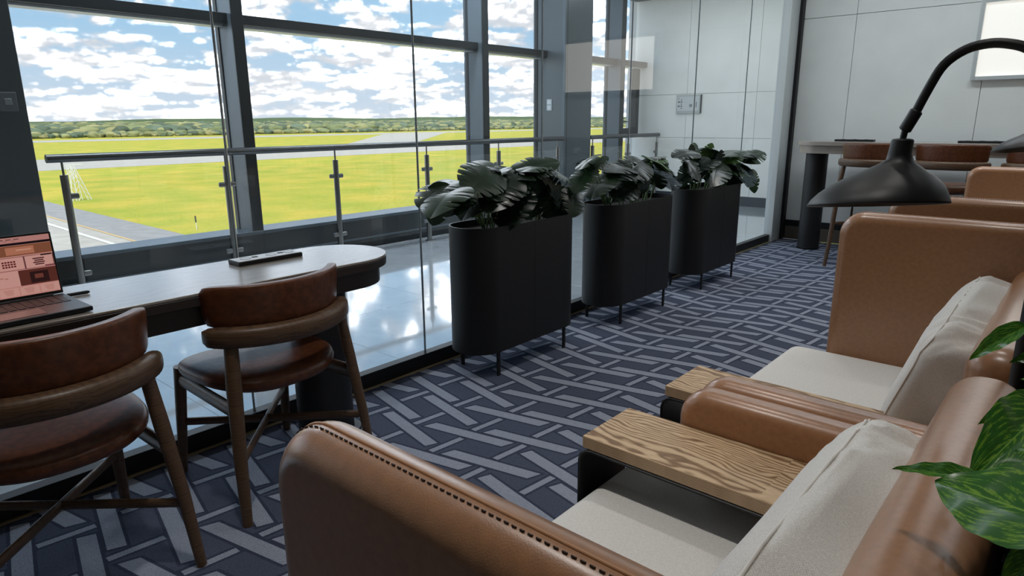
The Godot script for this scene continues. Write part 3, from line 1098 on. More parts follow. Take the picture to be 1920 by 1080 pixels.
func flat_rect(x0: float, x1: float, z0: float, z1: float, y: float) -> Shape:
	var s := Shape.new()
	s.quad(Vector3(x0, y, z0), Vector3(x1, y, z0), Vector3(x1, y, z1), Vector3(x0, y, z1))
	if s.n[0].y < 0:
		for i in range(0, s.p.size(), 3):
			var t := s.p[i + 1]; s.p[i + 1] = s.p[i + 2]; s.p[i + 2] = t
		for i in s.n.size():
			s.n[i] = Vector3.UP
	return s

# ---------------------------------------------------------------- armchairs
func seating() -> void:
	var where := [["nearest pair", 0.0], ["farther pair", -2.95]]
	for q in where:
		var far: bool = q[1] < -1.0
		armchair(-1.48 + q[1], 1.0, "tan leather armchair with tall wing, " + ("near seat of the farther pair" if far else "nearest the viewer, wing cut by the lower edge"))
		armchair(-1.48 + q[1], -1.0, "tan leather armchair with tall wing, " + ("far seat of the farther pair" if far else "second seat, with a full pale pillow"))
		back_cushion(-1.48 + q[1], 1.0, "greige fabric back cushion on the " + ("near seat of the farther pair" if far else "nearest armchair"))
		back_cushion(-1.48 + q[1], -1.0, "pale grey fabric back cushion on the " + ("far seat of the farther pair" if far else "second armchair beside the tall wing"))

# one seat; s = 1 lies on the viewer's side of the pair's middle line, -1 on the far side
func armchair(zc: float, s: float, label: String) -> void:
	var o := thing("wing_armchair", label, "armchair", Vector3(-0.4, 0, zc + s * 0.6), 0.0, "tan wing armchairs in pairs")
	# local: x - 0.4, z from the middle line outwards
	var put_at := func(z: float) -> float: return s * (z - 0.6)
	var X := 0.4
	var wing := Shape.new()
	wing.extrude(corners(-0.672 + X, 0.09, -0.0 + X, 0.957, [0.045, 0.045, 0.06, 0.085], 10), Vector3(0, 0, put_at.call(1.070)), Vector3.RIGHT, Vector3.UP, Vector3(0, 0, s), 0.0, 0.078, 0.037, 7)
	var wg := obj("wing_panel", wing, M.leather, o)
	# welted seam and stitching round the edge of the wing
	var seam := corners(-0.672 + X, 0.10, -0.01 + X, 0.957, [0.045, 0.05, 0.06, 0.085], 12)
	var line := PackedVector3Array()
	var line2 := PackedVector3Array()
	for i in seam.size():
		var q := seam[i]
		if q.y < 0.13:
			continue
		line.append(Vector3(q.x, q.y, put_at.call(1.1100)))
		line2.append(Vector3(q.x, q.y, put_at.call(1.1190)))
	obj("welt", Shape.new().tube(line, PackedFloat32Array([0.0022]), 6, 1.0, Vector3(0.1, 0.2, 1)), M.welt, wg)
	var st := Shape.new()
	for i in line2.size() - 1:
		var a := line2[i]
		var b := line2[i + 1]
		var k := maxi(1, int(a.distance_to(b) / 0.0085))
		for j in k:
			st.bar(a.lerp(b, (j + 0.2) / k), a.lerp(b, (j + 0.75) / k), 0.0011, 4)
	obj("stitching", st, M.thread, wg)
	# low arm at the middle line
	var arm := Shape.new()
	arm.extrude(corners(-0.685 + X, 0.09, -0.08 + X, 0.65, [0.04, 0.04, 0.04, 0.075], 8), Vector3(0, 0, put_at.call(0.004)), Vector3.RIGHT, Vector3.UP, Vector3(0, 0, s), 0.0, 0.088, 0.034, 5)
	obj("low_arm", arm, M.leather, o)
	# upholstered back with its soft rolled top
	var back := Shape.new()
	back.extrude(corners(-0.145 + X, 0.28, -0.025 + X, 0.835, [0.055, 0.055, 0.055, 0.055], 8), Vector3(0, 0, put_at.call(0.062)), Vector3.RIGHT, Vector3.UP, Vector3(0, 0, s), 0.0, 1.008, 0.05, 6)
	var bk := obj("backrest", back, M.leather, o)
	obj("welt", Shape.new().tube(PackedVector3Array([Vector3(-0.029 + X, 0.45, put_at.call(0.066)), Vector3(-0.031 + X, 0.76, put_at.call(0.066)), Vector3(-0.036 + X, 0.803, put_at.call(0.085)), Vector3(-0.036 + X, 0.806, put_at.call(0.115)), Vector3(-0.036 + X, 0.806, put_at.call(1.08))]), PackedFloat32Array([0.0025]), 6, 1.0, Vector3(0.3, 1, 0.2)), M.welt, bk)
	# base and seat cushion
	obj("base", box(Vector3(-0.76 + X, 0.10, minf(put_at.call(0.095), put_at.call(1.072))), Vector3(-0.05 + X, 0.285, maxf(put_at.call(0.095), put_at.call(1.072))), 0.02, 3), M.leather, o)
	var seat := Shape.new()
	seat.extrude(corners(-0.80 + X, 0.285, -0.15 + X, 0.438, [0.035, 0.035, 0.035, 0.05], 7), Vector3(0, 0, put_at.call(0.10)), Vector3.RIGHT, Vector3.UP, Vector3(0, 0, s), 0.0, 0.968, 0.03, 5)
	obj("seat_cushion", seat, M.cloth, o)
	# oak tray over the arm side on a folded black plate
	var tray := Shape.new()
	var t0: float = minf(put_at.call(0.095), put_at.call(0.302))
	tray.extrude(corners(-0.815 + X, t0, -0.17 + X, t0 + 0.207, [0.004, 0.004, 0.004, 0.004], 2), Vector3(0, 0.532, 0), Vector3.RIGHT, Vector3.BACK, Vector3.UP, 0.0, 0.03, 0.002, 1)
	var tr := obj("arm_tray", tray, M.oak, o)
	var plate := PackedVector3Array()
	var sides := PackedVector3Array()
	for q in [[-0.17, 0.5275, 0, 1], [-0.79, 0.5275, 0, 1], [-0.806, 0.524, -0.4, 0.9], [-0.818, 0.514, -0.9, 0.4], [-0.822, 0.498, -1, 0], [-0.822, 0.12, -1, 0]]:
		plate.append(Vector3(q[0] + X, q[1], t0 + 0.1035))
		sides.append(Vector3(q[2], q[3], 0).normalized())
	obj("bracket", Shape.new().sweep(plate, sides, Vector3.BACK, PackedVector2Array([Vector2(-0.0035, -0.1035), Vector2(0.0035, -0.1035), Vector2(0.0035, 0.1035), Vector2(-0.0035, 0.1035)])), M.black, tr)
	for x in [-0.6, -0.1]:
		for z in [0.14, 1.11]:
			obj("leg", Shape.new().bar(Vector3(x + X, 0, put_at.call(z)), Vector3(x + X, 0.11, put_at.call(z)), 0.016, 10), M.black, o)

func back_cushion(zc: float, s: float, label: String) -> void:
	var crease := noise(1.0, 3, 5 if s > 0 else 9)
	var bend := func(p: Vector3, v: Vector3) -> Vector3:
		var fat := 1.0 - 0.30 * v.y * v.y * v.y * v.y
		p.x *= fat * (1.0 + 0.10 * (1.0 - v.z * v.z))
		# folds run over the top from front to back
		var fold := crease.get_noise_3d(p.z * 11.0 + p.x * 5.0, p.x * 3.0, v.y * 0.8)
		var on_top := smoothstep(0.45, 0.95, v.y)
		var ridge := 0.5 - absf(fold)
		p.y += ridge * 0.034 * on_top
		p.x += -ridge * 0.022 * smoothstep(0.3, 0.8, v.y) * (1.0 - on_top)
		p.y += 0.014 * (1.0 - v.z * v.z) * (1.0 if v.y > 0 else 0.0)
		return p
	var o := thing("back_cushion", label, "cushion", Vector3(-0.222, 0.618, zc + s * 0.66), 0.0, "back cushions on the armchairs")
	var body := obj("cover", cushion(Vector3(0.165, 0.36, 0.775), 0.32, 0.42, bend, 56, 72), M.cloth, o)
	# piping along the front edge of the top and down the ends
	var pts := PackedVector3Array()
	for i in 61:
		var a := i / 60.0
		var v: Vector3
		if a < 0.25:
			v = Vector3(-0.78, lerpf(-0.8, 0.80, a / 0.25), -1.0)
		elif a < 0.75:
			v = Vector3(-0.80, 0.90, lerpf(-0.96, 0.96, (a - 0.25) / 0.5))
		else:
			v = Vector3(-0.78, lerpf(0.80, -0.8, (a - 0.75) / 0.25), 1.0)
		pts.append(on_cushion(v, bend))
	obj("piping", Shape.new().tube(pts, PackedFloat32Array([0.0024]), 6, 1.0, Vector3(1, 0.3, 0.2)), M.piping, body)
	o.rotation.z = -0.32

func on_cushion(v: Vector3, bend: Callable) -> Vector3:
	# pushes a point of the unit box onto the cushion's skin
	var e1 := 0.32
	var e2 := 0.42
	var lo := 0.2
	var hi := 1.6
	for k in 24:
		var m := (lo + hi) * 0.5
		var q := v * m
		var f := pow(pow(absf(q.x), 2.0 / e2) + pow(absf(q.y), 2.0 / e2), e2 / e1) + pow(absf(q.z), 2.0 / e1)
		if f > 1.0:
			hi = m
		else:
			lo = m
	var w := v * lo
	return bend.call(w * Vector3(0.165, 0.36, 0.775) * 0.5 * 1.005, w)

# ---------------------------------------------------------------- chairs and tables
# faces -x; seat height and back height above the floor
func make_chair(called: String, label: String, seat_h: float, group: String) -> Node3D:
	var o := thing(called, label, "chair", Vector3.ZERO, 0.0, group)
	var up := seat_h - 0.45
	var soft := noise(1.0, 2, 4)
	# seat
	var rows := []
	for i in 15:
		var f := -PI / 2 + PI * i / 14.0
		var ring := PackedVector3Array()
		for j in 44:
			var t := TAU * j / 44.0
			var c := pow(cos(f), 0.5) if i > 0 and i < 14 else 0.0
			var x := signf(cos(t)) * pow(absf(cos(t)), 0.72) * 0.235 * c
			var z := signf(sin(t)) * pow(absf(sin(t)), 0.72) * (0.25 - 0.02 * cos(t)) * c
			var y := signf(sin(f)) * pow(absf(sin(f)), 0.8) * 0.042
			# the rim rises a little towards the back corners, the middle sags
			y += 0.022 * (z / 0.25) * (z / 0.25) - 0.008
			ring.append(Vector3(x - 0.02, 0.43 + up + y, z))
		rows.append(ring)
	var st := Shape.new()
	st.grid(rows, true)
	obj("seat", st.close(), M.saddle, o)
	# legs
	for s in [-1.0, 1.0]:
		obj("leg", Shape.new().tube(PackedVector3Array([Vector3(0.262, 0, s * 0.262), Vector3(0.236, 0.22, s * 0.248), Vector3(0.205, 0.45 + up, s * 0.226), Vector3(0.185, 0.61 + up, s * 0.210)]), PackedFloat32Array([0.0165, 0.021, 0.025, 0.022]), 12, 0.8), M.smoked, o)
		obj("leg", Shape.new().tube(PackedVector3Array([Vector3(-0.262, 0, s * 0.222), Vector3(-0.235, 0.25, s * 0.212), Vector3(-0.215, 0.425 + up, s * 0.205)]), PackedFloat32Array([0.0155, 0.020, 0.022]), 12), M.smoked, o)
		obj("side_rail", Shape.new().tube(PackedVector3Array([Vector3(-0.222, 0.375 + up, s * 0.205), Vector3(0.215, 0.375 + up, s * 0.232)]), PackedFloat32Array([0.015]), 10, 1.8), M.smoked, o)
	obj("cross_rail", Shape.new().tube(PackedVector3Array([Vector3(-0.222, 0.38 + up, -0.205), Vector3(-0.222, 0.38 + up, 0.205)]), PackedFloat32Array([0.014]), 10, 1.8), M.smoked, o)
	for s in [-1.0, 1.0]:
		obj("stretcher", Shape.new().tube(PackedVector3Array([Vector3(-0.238, 0.205 + up * 0.6, s * 0.213), Vector3(0.236, 0.205 + up * 0.6, -s * 0.248)]), PackedFloat32Array([0.0105]), 8, 1.5), M.smoked, o)
	# bent wooden rail and the leather band above it
	obj("back_rail", curved(0.300, 1.08, 0.618 + up, oval(0.030, 0.034, 16), 0.0, -0.025), M.smoked, o)
	obj("backrest", curved(0.285, 1.06, 0.712 + up, oval_box(0.021, 0.070), 0.075, -0.045), M.saddle, o)
	return o

func oval(a: float, b: float, k: int) -> PackedVector2Array:
	var out := PackedVector2Array()
	for i in k:
		var t := TAU * i / k
		out.append(Vector2(signf(cos(t)) * pow(absf(cos(t)), 0.7) * a, signf(sin(t)) * pow(absf(sin(t)), 0.7) * b))
	return out

func oval_box(a: float, b: float) -> PackedVector2Array:
	var out := PackedVector2Array()
	for i in 28:
		var t := TAU * i / 28
		out.append(Vector2(signf(cos(t)) * pow(absf(cos(t)), 0.5) * a, signf(sin(t)) * pow(absf(sin(t)), 0.32) * b))
	return out

# a profile carried round the back of the chair; lean tips it outwards
func curved(r: float, half: float, y: float, line: PackedVector2Array, lean: float, cx: float) -> Shape:
	var rows := []
	var n := 30
	for i in n + 1:
		var u := -1.0 + 2.0 * i / n
		var a := half * u
		var out := Vector3(cos(a), 0, sin(a))
		var c := Vector3(cx, y, 0) + out * r
		var close := sqrt(maxf(0.0, 1.0 - pow(absf(u), 14.0)))
		close = maxf(close, 0.12)
		var ring := PackedVector3Array()
		for q in line:
			ring.append(c + out * (q.x * close + lean * q.y) + Vector3.UP * q.y * (0.55 + 0.45 * close))
		rows.append(ring)
	var s := Shape.new()
	s.grid(rows, true)
	s.fan(rows[0])
	s.fan(rows[n])
	return s.close()

func window_table() -> void:
	var t := thing("window_table", "long narrow table with rounded end by the glass partition", "table", Vector3(-2.285, 0, -0.3))
	var z0 := -1.41
	var line := PackedVector2Array()
	# long axis first: round at the far end, square at the near one
	for q in arc2(Vector2(z0 + 0.205 + 0.0, 0), 0.215, PI / 2, PI * 1.5, 24):
		line.append(q)
	line.append(Vector2(1.9, -0.215))
	line.append(Vector2(1.9, 0.215))
	var top := Shape.new()
	top.extrude(line, Vector3.ZERO, Vector3.BACK, Vector3.RIGHT, Vector3.UP, 0.750, 0.76, 0.003, 2)
	obj("tabletop", top, M.tabletop, t)
	obj("shaded_edge", Shape.new().extrude(line, Vector3.ZERO, Vector3.BACK, Vector3.RIGHT, Vector3.UP, 0.716, 0.7495, 0.004, 2), M.table_dark, t)  # table edge coloured dark for its backlit shade, no separate banding
	var under := PackedVector2Array()
	for q in arc2(Vector2(z0 + 0.205, 0), 0.185, PI / 2, PI * 1.5, 24):
		under.append(q)
	under.append(Vector2(1.88, -0.185))
	under.append(Vector2(1.88, 0.185))
	obj("apron", Shape.new().extrude(under, Vector3.ZERO, Vector3.BACK, Vector3.RIGHT, Vector3.UP, 0.645, 0.718, 0.003, 2), M.table_dark, t)
	for z in [-1.12, 1.5]:
		obj("pedestal", Shape.new().extrude(stadium(0.045, 0.075, 14), Vector3(0, 0, z), Vector3.RIGHT, Vector3.BACK, Vector3.UP, 0.012, 0.646, 0.003, 2), M.black, t)
		obj("foot_plate", Shape.new().extrude(stadium(0.05, 0.10, 16), Vector3(0, 0, z), Vector3.RIGHT, Vector3.BACK, Vector3.UP, 0.0, 0.014, 0.003, 2), M.black, t)

	# power strip
	var p := thing("power_strip", "white socket strip with black rim on the window table", "power strip", Vector3(-2.385, 0.76, -1.275))
	obj("housing", Shape.new().rbox(Vector3(0, 0.008, 0), Vector3(0.086, 0.016, 0.265), 0.003), M.black, p)
	var plate := obj("cover_plate", Shape.new().rbox(Vector3(0, 0.0165, 0), Vector3(0.078, 0.003, 0.257), 0.001), mat(rgb(232, 235, 240), 0.4), p)
	for z in [0.085, -0.02, -0.095]:
		obj("socket", Shape.new().lathe(PackedVector2Array([Vector2(0, 0.0175), Vector2(0.016, 0.0175), Vector2(0.018, 0.0195), Vector2(0.020, 0.0195), Vector2(0.020, 0.017), Vector2(0, 0.017)]), Vector3(0, 0, z), 20), mat(rgb(186, 190, 196), 0.5), plate)
	for z in [0.045, -0.062]:
		obj("port", Shape.new().rbox(Vector3(-0.005, 0.0185, z), Vector3(0.014, 0.003, 0.022), 0.001), M.black, plate)

	laptop()
	var c := make_chair("dining_chair", "brown leather chair with bent wooden back, second from the left at the window table", 0.45, "chairs at the window table")
	c.position = Vector3(-2.185, 0, -1.118)
	c.rotation.y = 0.04
	copy(c, "brown leather chair with bent wooden back, cut by the left edge beside the laptop", Vector3(-2.10, 0, -0.425), -0.03)

func laptop() -> void:
	var o := thing("laptop", "open black laptop with a pink shopping page on the window table", "laptop", Vector3(-2.21, 0.76, -0.42), 0.03)
	var shell := mat(rgb(34, 36, 40), 0.4, 0.3)
	obj("base", Shape.new().rbox(Vector3(0, 0.0095, 0), Vector3(0.235, 0.014, 0.32), 0.004, 2), shell, o)
	var deck := Shape.new()
	for i in 5:
		for j in 13:
			deck.rbox(Vector3(-0.082 + i * 0.0195, 0.0172, -0.132 + j * 0.022), Vector3(0.016, 0.002, 0.0185), 0.0008)
	var keys := obj("keyboard", deck, mat(rgb(26, 27, 30), 0.5), o)
	keys.set_meta("kind", "stuff")
	obj("touchpad", Shape.new().rbox(Vector3(0.066, 0.0168, 0), Vector3(0.07, 0.0012, 0.105), 0.0005), mat(rgb(44, 46, 52), 0.25), o)
	obj("hinge", Shape.new().bar(Vector3(-0.112, 0.016, -0.13), Vector3(-0.112, 0.016, 0.13), 0.006, 10), M.black, o)
	var lid := Node3D.new()
	lid.name = "lid"
	o.add_child(lid)
	lid.position = Vector3(-0.114, 0.018, 0)
	lid.rotation.z = 0.14
	obj("screen_shell", Shape.new().rbox(Vector3(-0.003, 0.095, 0), Vector3(0.006, 0.189, 0.318), 0.0025), M.black, lid)
	var glow := mat(Color(0.03, 0.03, 0.03), 0.25)
	glow.emission_enabled = true
	glow.emission = Color.BLACK
	glow.emission_texture = page_image()
	glow.emission_energy_multiplier = 0.34
	var s := Shape.new()
	var a := Vector3(0.0006, 0.183, 0.153)
	var b := Vector3(0.0006, 0.183, -0.153)
	var c := Vector3(0.0006, 0.010, -0.153)
	var d := Vector3(0.0006, 0.010, 0.153)
	s.tri(a, b, c, Vector3.RIGHT, Vector3.RIGHT, Vector3.RIGHT, Vector2(0, 0), Vector2(1, 0), Vector2(1, 1))
	s.tri(a, c, d, Vector3.RIGHT, Vector3.RIGHT, Vector3.RIGHT, Vector2(0, 0), Vector2(1, 1), Vector2(0, 1))
	obj("screen", s.close() if false else s, glow, lid)
	var l := AreaLight3D.new()
	l.name = "screen_glow"
	l.area_size = Vector2(0.30, 0.18)
	l.light_color = Color(1.0, 0.72, 0.66)
	l.light_energy = 0.006
	l.shadow_enabled = true
	l.area_range = 12.0
	l.position = Vector3(0.008, 0.105, 0)
	l.rotation.y = -PI / 2
	lid.add_child(l)
	# a black stylus beside the hinge
	var y := thing("stylus", "black stylus lying beside the laptop hinge", "pen", Vector3(-2.335, 0.766, -0.61))
	obj("barrel", Shape.new().tube(PackedVector3Array([Vector3(0, 0, 0.025), Vector3(0, 0, -0.03), Vector3(0, 0, -0.036)]), PackedFloat32Array([0.0055, 0.0055, 0.003]), 10), M.black, y)

func page_image() -> ImageTexture:
	var w := 480
	var h := 300
	var im := Image.create(w, h, false, Image.FORMAT_RGB8)
	im.fill(rgb(226, 156, 146))
	var ink := rgb(40, 20, 24)
	var pale := rgb(236, 176, 164)
	im.fill_rect(Rect2i(0, 0, w, 26), rgb(214, 150, 142))
	for k in 6:
		im.fill_rect(Rect2i(190 + k * 30, 9, 20, 3), ink)
		im.fill_rect(Rect2i(170 + k * 32, 17, 16, 2), rgb(150, 96, 92))
	im.fill_rect(Rect2i(0, 28, w, 12), rgb(24, 14, 20))
	im.fill_rect(Rect2i(0, 42, 230, 52), rgb(28, 20, 44))
	im.fill_rect(Rect2i(120, 64, 150, 30), rgb(120, 26, 34))
	im.fill_rect(Rect2i(270, 42, 210, 52), rgb(150, 92, 66))
	im.fill_rect(Rect2i(300, 50, 110, 38), rgb(206, 132, 104))
	im.fill_rect(Rect2i(340, 62, 60, 8), rgb(230, 168, 140))
	for k in 5:
		im.fill_rect(Rect2i(20 + k * 22, 56, 14, 4), rgb(200, 180, 190))
	# row of cards with dark marks
	im.fill_rect(Rect2i(0, 100, w, 66), rgb(120, 70, 72))
	for k in 4:
		im.fill_rect(Rect2i(18 + k * 116, 102, 110, 62), pale)
	im.fill_rect(Rect2i(18, 102, 70, 62), rgb(26, 24, 46))
	for k in 5:
		im.fill_rect(Rect2i(166 + k * 9, 130, 7, 6), ink)
	for r in 3:
		for k in 5:
			im.fill_rect(Rect2i(276 + k * 11, 118 + r * 12, 8, 8), rgb(110, 36, 38))
	for r in 4:
		im.fill_rect(Rect2i(396 + (r % 2) * 6, 116 + r * 10, 46 - (r % 2) * 10, 6), rgb(90, 42, 44))
	im.fill_rect(Rect2i(430, 100, 44, 7), ink)
	im.fill_rect(Rect2i(440, 158, 36, 5), rgb(120, 40, 60))
	# wide banner row
	im.fill_rect(Rect2i(0, 170, 100, 78), rgb(20, 22, 40))
	im.fill_rect(Rect2i(100, 170, 230, 78), pale)
	for k in 9:
		im.fill_rect(Rect2i(176, 174 + k * 8, 12 - (k % 3) * 3, 5), ink)
	im.fill_rect(Rect2i(158, 214, 10, 32), ink)
	for k in 4:
		im.fill_rect(Rect2i(224 + k * 17, 196 + (k % 2) * 4, 13, 5), rgb(196, 130, 112))
	im.fill_rect(Rect2i(330, 170, 150, 78), rgb(104, 52, 44))
	im.fill_rect(Rect2i(372, 184, 74, 58), rgb(52, 24, 26))
	im.fill_rect(Rect2i(390, 198, 34, 22), rgb(130, 70, 58))
	# product thumbnails
	for k in 6:
		im.fill_rect(Rect2i(4 + k * 80, 254, 74, 40), pale)
		for r in 4:
			im.fill_rect(Rect2i(18 + k * 80 + r * 3, 262 + r * 7, 40 - r * 4, 3), rgb(140, 70, 66) if k < 3 else rgb(206, 136, 124))
	return ImageTexture.create_from_image(im)

func bar_table() -> void:
	var t := thing("bar_table", "tall wooden bar table standing along the far panelled wall", "table", Vector3(-2.3, 0, -7.0))
	var line := PackedVector2Array()
	for q in arc2(Vector2(0.24, 0), 0.24, PI / 2, PI * 1.5, 20):
		line.append(q)
	line.append(Vector2(5.2, -0.24))
	line.append(Vector2(5.2, 0.24))
	obj("tabletop", Shape.new().extrude(line, Vector3.ZERO, Vector3.RIGHT, Vector3.BACK, Vector3.UP, 1.03, 1.068, 0.003, 2), M.tabletop, t)
	var low := PackedVector2Array()
	for q in arc2(Vector2(0.24, 0), 0.215, PI / 2, PI * 1.5, 20):
		low.append(q)
	low.append(Vector2(5.18, -0.215))
	low.append(Vector2(5.18, 0.215))
	obj("apron", Shape.new().extrude(low, Vector3.ZERO, Vector3.RIGHT, Vector3.BACK, Vector3.UP, 0.955, 1.03, 0.003, 2), M.tabletop, t)
	for x in [0.19, 2.6, 5.0]:
		obj("column", Shape.new().lathe(PackedVector2Array([Vector2(0, 0), Vector2(0.108, 0), Vector2(0.108, 0.02), Vector2(0.102, 0.024), Vector2(0.102, 0.955), Vector2(0, 0.955)]), Vector3(x, 0, 0), 28), M.black, t)
	for q in [[0.42, "black socket strip on the left of the far bar table"], [1.42, "black socket strip on the middle of the far bar table"]]:
		var p := thing("socket_strip", q[1], "power strip", Vector3(-2.3 + q[0] + 0.1, 1.068, -6.98), 0.0, "socket strips on the bar table")
		obj("housing", Shape.new().rbox(Vector3(0, 0.009, 0), Vector3(0.34, 0.018, 0.08), 0.003), M.black, p)
		for x in [-0.1, 0.0, 0.1]:
			obj("socket", Shape.new().lathe(PackedVector2Array([Vector2(0, 0.0185), Vector2(0.018, 0.0185), Vector2(0.02, 0.02), Vector2(0.021, 0.017), Vector2(0, 0.017)]), Vector3(x, 0, 0), 14), M.frame_dark, p)
	var c := make_chair("bar_chair", "tall brown leather bar chair nearest the glass partition", 0.745, "tall chairs at the bar table")
	c.position = Vector3(-1.45, 0, -6.46)
	c.rotation.y = -PI / 2
	copy(c, "tall brown leather bar chair in the middle, beside the lamp shade", Vector3(-0.895, 0, -6.46), -PI / 2)
	copy(c, "tall brown leather bar chair at the right edge behind the far lamp", Vector3(-0.29, 0, -6.46), -PI / 2)

# ---------------------------------------------------------------- planters and plants
func planters() -> void:
	var set_ := [[-2.655, LEAVES_NEAR, "nearest"], [-3.825, LEAVES_MIDDLE, "middle"], [-4.985, LEAVES_FAR, "farthest"]]
	var leafs := [mat(rgb(20, 39, 22), 0.31), mat(rgb(26, 49, 25), 0.33), mat(rgb(17, 33, 21), 0.30), mat(rgb(66, 98, 40), 0.38)]
	for m in leafs:
		m.backlight_enabled = true
		m.backlight = m.albedo_color * 0.45
	var stem_m := mat(rgb(92, 116, 72), 0.5)
	var variants := []
	for k in 3:
		variants.append(monstera(k))
	var shell: Node3D
	for e in set_:
		var zc: float = e[0]
		var label := "black oval floor planter on thin legs, %s of the three" % e[2]
		if shell == null:
			shell = thing("oval_planter", label, "planter", Vector3(-2.305, 0, zc), 0.0, "oval planters along the glass")
			var o := shell
			var tub := Shape.new()
			var outer := stadium(0.28, 0.145, 22)
			var inner := stadium(0.28, 0.137, 22)
			var rings := []
			for q in [[outer, 0.13], [outer, 0.775], [inner, 0.775], [inner, 0.70]]:
				var ring := PackedVector3Array()
				for v in q[0]:
					ring.append(Vector3(v.x, q[1], v.y))
				rings.append(ring)
			for i in 3:
				tub.grid([rings[i], rings[i + 1]], true)
			tub.fan(rings[0])
			tub.fan(rings[3])
			obj("tub", tub.close(), M.pot, o)
			var soil := Shape.new()
			soil.extrude(stadium(0.28, 0.1365, 22), Vector3.ZERO, Vector3.RIGHT, Vector3.BACK, Vector3.UP, 0.70, 0.742, 0.004, 2)
			obj("soil", soil, M.soil, o)
			for x in [-0.135, 0.135]:
				for z in [-0.28, 0.28]:
					obj("leg", Shape.new().rbox(Vector3(x * 0.97, 0.0675, z), Vector3(0.012, 0.135, 0.02), 0.002), M.black, o)
			obj("seam_strip", Shape.new().rbox(Vector3(0.1452, 0.452, 0.0), Vector3(0.001, 0.64, 0.003), 0.0004), M.black, o)
		else:
			copy(shell, label, Vector3(-2.305, 0, zc))
		# three plants share each planter
		var rng := RandomNumberGenerator.new()
		rng.seed = int(-zc * 1000)
		var leaves: Array = e[1].duplicate()
		leaves.sort_custom(func(a, b): return a[7] > b[7])
		var third := int(ceil(leaves.size() / 3.0))
		for g in 3:
			var own := leaves.slice(g * third, (g + 1) * third)
			var o := thing("split_leaf_plant", "dark green split-leaf plant at the %s of the %s planter" % [["near end", "middle", "far end"][g], e[2]], "plant", Vector3(-2.305, 0.742, zc + 0.19 - 0.19 * g), 0.0, "split-leaf plants in the oval planters")
			for q in own:
				var root := Vector3(q[6], 0.742, q[7])
				root = root.lerp(o.position, 0.45)
				leaf_on_stem(o, root, Vector3(q[0], q[1], q[2]), Vector3(q[3], q[4], q[5]), variants[rng.randi() % 3], leafs[rng.randi() % 3 if rng.randf() < 0.93 else 3], stem_m, rng.randf_range(0.82, 1.05), rng)

func leaf_on_stem(o: Node3D, root: Vector3, b: Vector3, t: Vector3, me: Mesh, m: Material, sm: Material, wide: float, rng: RandomNumberGenerator) -> void:
	var along := t - b
	var length := clampf(along.length(), 0.12, 0.26) * 1.04
	var d := along.normalized()
	var hint := (Vector3(0.25, 1.0, 0.15) + Vector3(rng.randf_range(-0.35, 0.35), 0, rng.randf_range(-0.35, 0.35))).normalized()
	if absf(d.y) > 0.75:
		hint = (Vector3(0.9, 0.35, 0.45)).normalized()
	var side := d.cross(hint).normalized()
	var nrm := side.cross(d).normalized()
	var leaf := put("leaf", me, m, o)
	leaf.transform = Transform3D(Basis(side * length * wide, nrm * length, -d * length), b - o.position)
	# keep clear of the glass behind
	var reach := (leaf.transform * me.get_aabb()).position.x + o.position.x
	if reach < -2.55:
		leaf.position.x += -2.55 - reach
		b.x += -2.55 - reach
	var mid := root.lerp(b, 0.55) + Vector3(0, 0.05, 0)
	var pts := PackedVector3Array()
	for i in 9:
		var u := i / 8.0
		pts.append(root.lerp(mid, u).lerp(mid.lerp(b, u), u) - o.position)
	obj("stem", Shape.new().tube(pts, PackedFloat32Array([0.0042, 0.004, 0.0037, 0.0034, 0.0031, 0.0028, 0.0026, 0.0024, 0.0022]), 7), sm, o)

# split leaf, one unit long along -z, stalk at the origin
func monstera(key: int) -> ArrayMesh:
	var s := Shape.new()
	var rng := RandomNumberGenerator.new()
	rng.seed = 100 + key
	var drop := func(p: Vector3) -> Vector3:
		p.y += -0.50 * p.x * p.x - 0.25 * p.z * p.z + 0.03 * sin(p.z * 11.0) * absf(p.x) + 0.12 * absf(p.x)
		return p
	for side in [-1.0, 1.0]:
		# one half of the blade as ribs from the midrib to the rim; a few notches bite in from the rim
		var cuts := []
		for k in 4:
			cuts.append([lerpf(0.22, 0.80, (k + rng.randf_range(0.2, 0.8)) / 4.0), rng.randf_range(0.38, 0.6), rng.randf_range(0.012, 0.024)])
		var rows := []
		var n := 40
		for i in n + 1:
			var u := i / float(n)
			# heart outline: round lobes behind the stalk, pointed end
			var half := 0.47 * pow(sin(PI * pow(u, 0.72)), 0.62) if i > 0 and i < n else 0.0
			var ring := PackedVector3Array()
			var deep := 1.0
			for c in cuts:
				if absf(u - c[0]) < c[2]:
					deep = minf(deep, c[1])
			for j in 6:
				var w := j / 5.0 * deep
				var z := lerpf(0.0, -1.0, u) + 0.20 * w * (1.0 - u) - 0.10 * w * w * u * (1.0 - u)
				ring.append(drop.call(Vector3(side * half * w, 0.0, z)))
			rows.append(ring)
		s.grid(rows)
	for i in s.n.size():
		if s.n[i].y < 0:
			s.n[i] = -s.n[i]
	for i in range(0, s.p.size(), 3):
		var g := (s.p[i + 2] - s.p[i]).cross(s.p[i + 1] - s.p[i])
		if g.y < 0:
			var a := s.p[i + 1]; s.p[i + 1] = s.p[i + 2]; s.p[i + 2] = a
			var c := s.n[i + 1]; s.n[i + 1] = s.n[i + 2]; s.n[i + 2] = c
	return s.mesh()

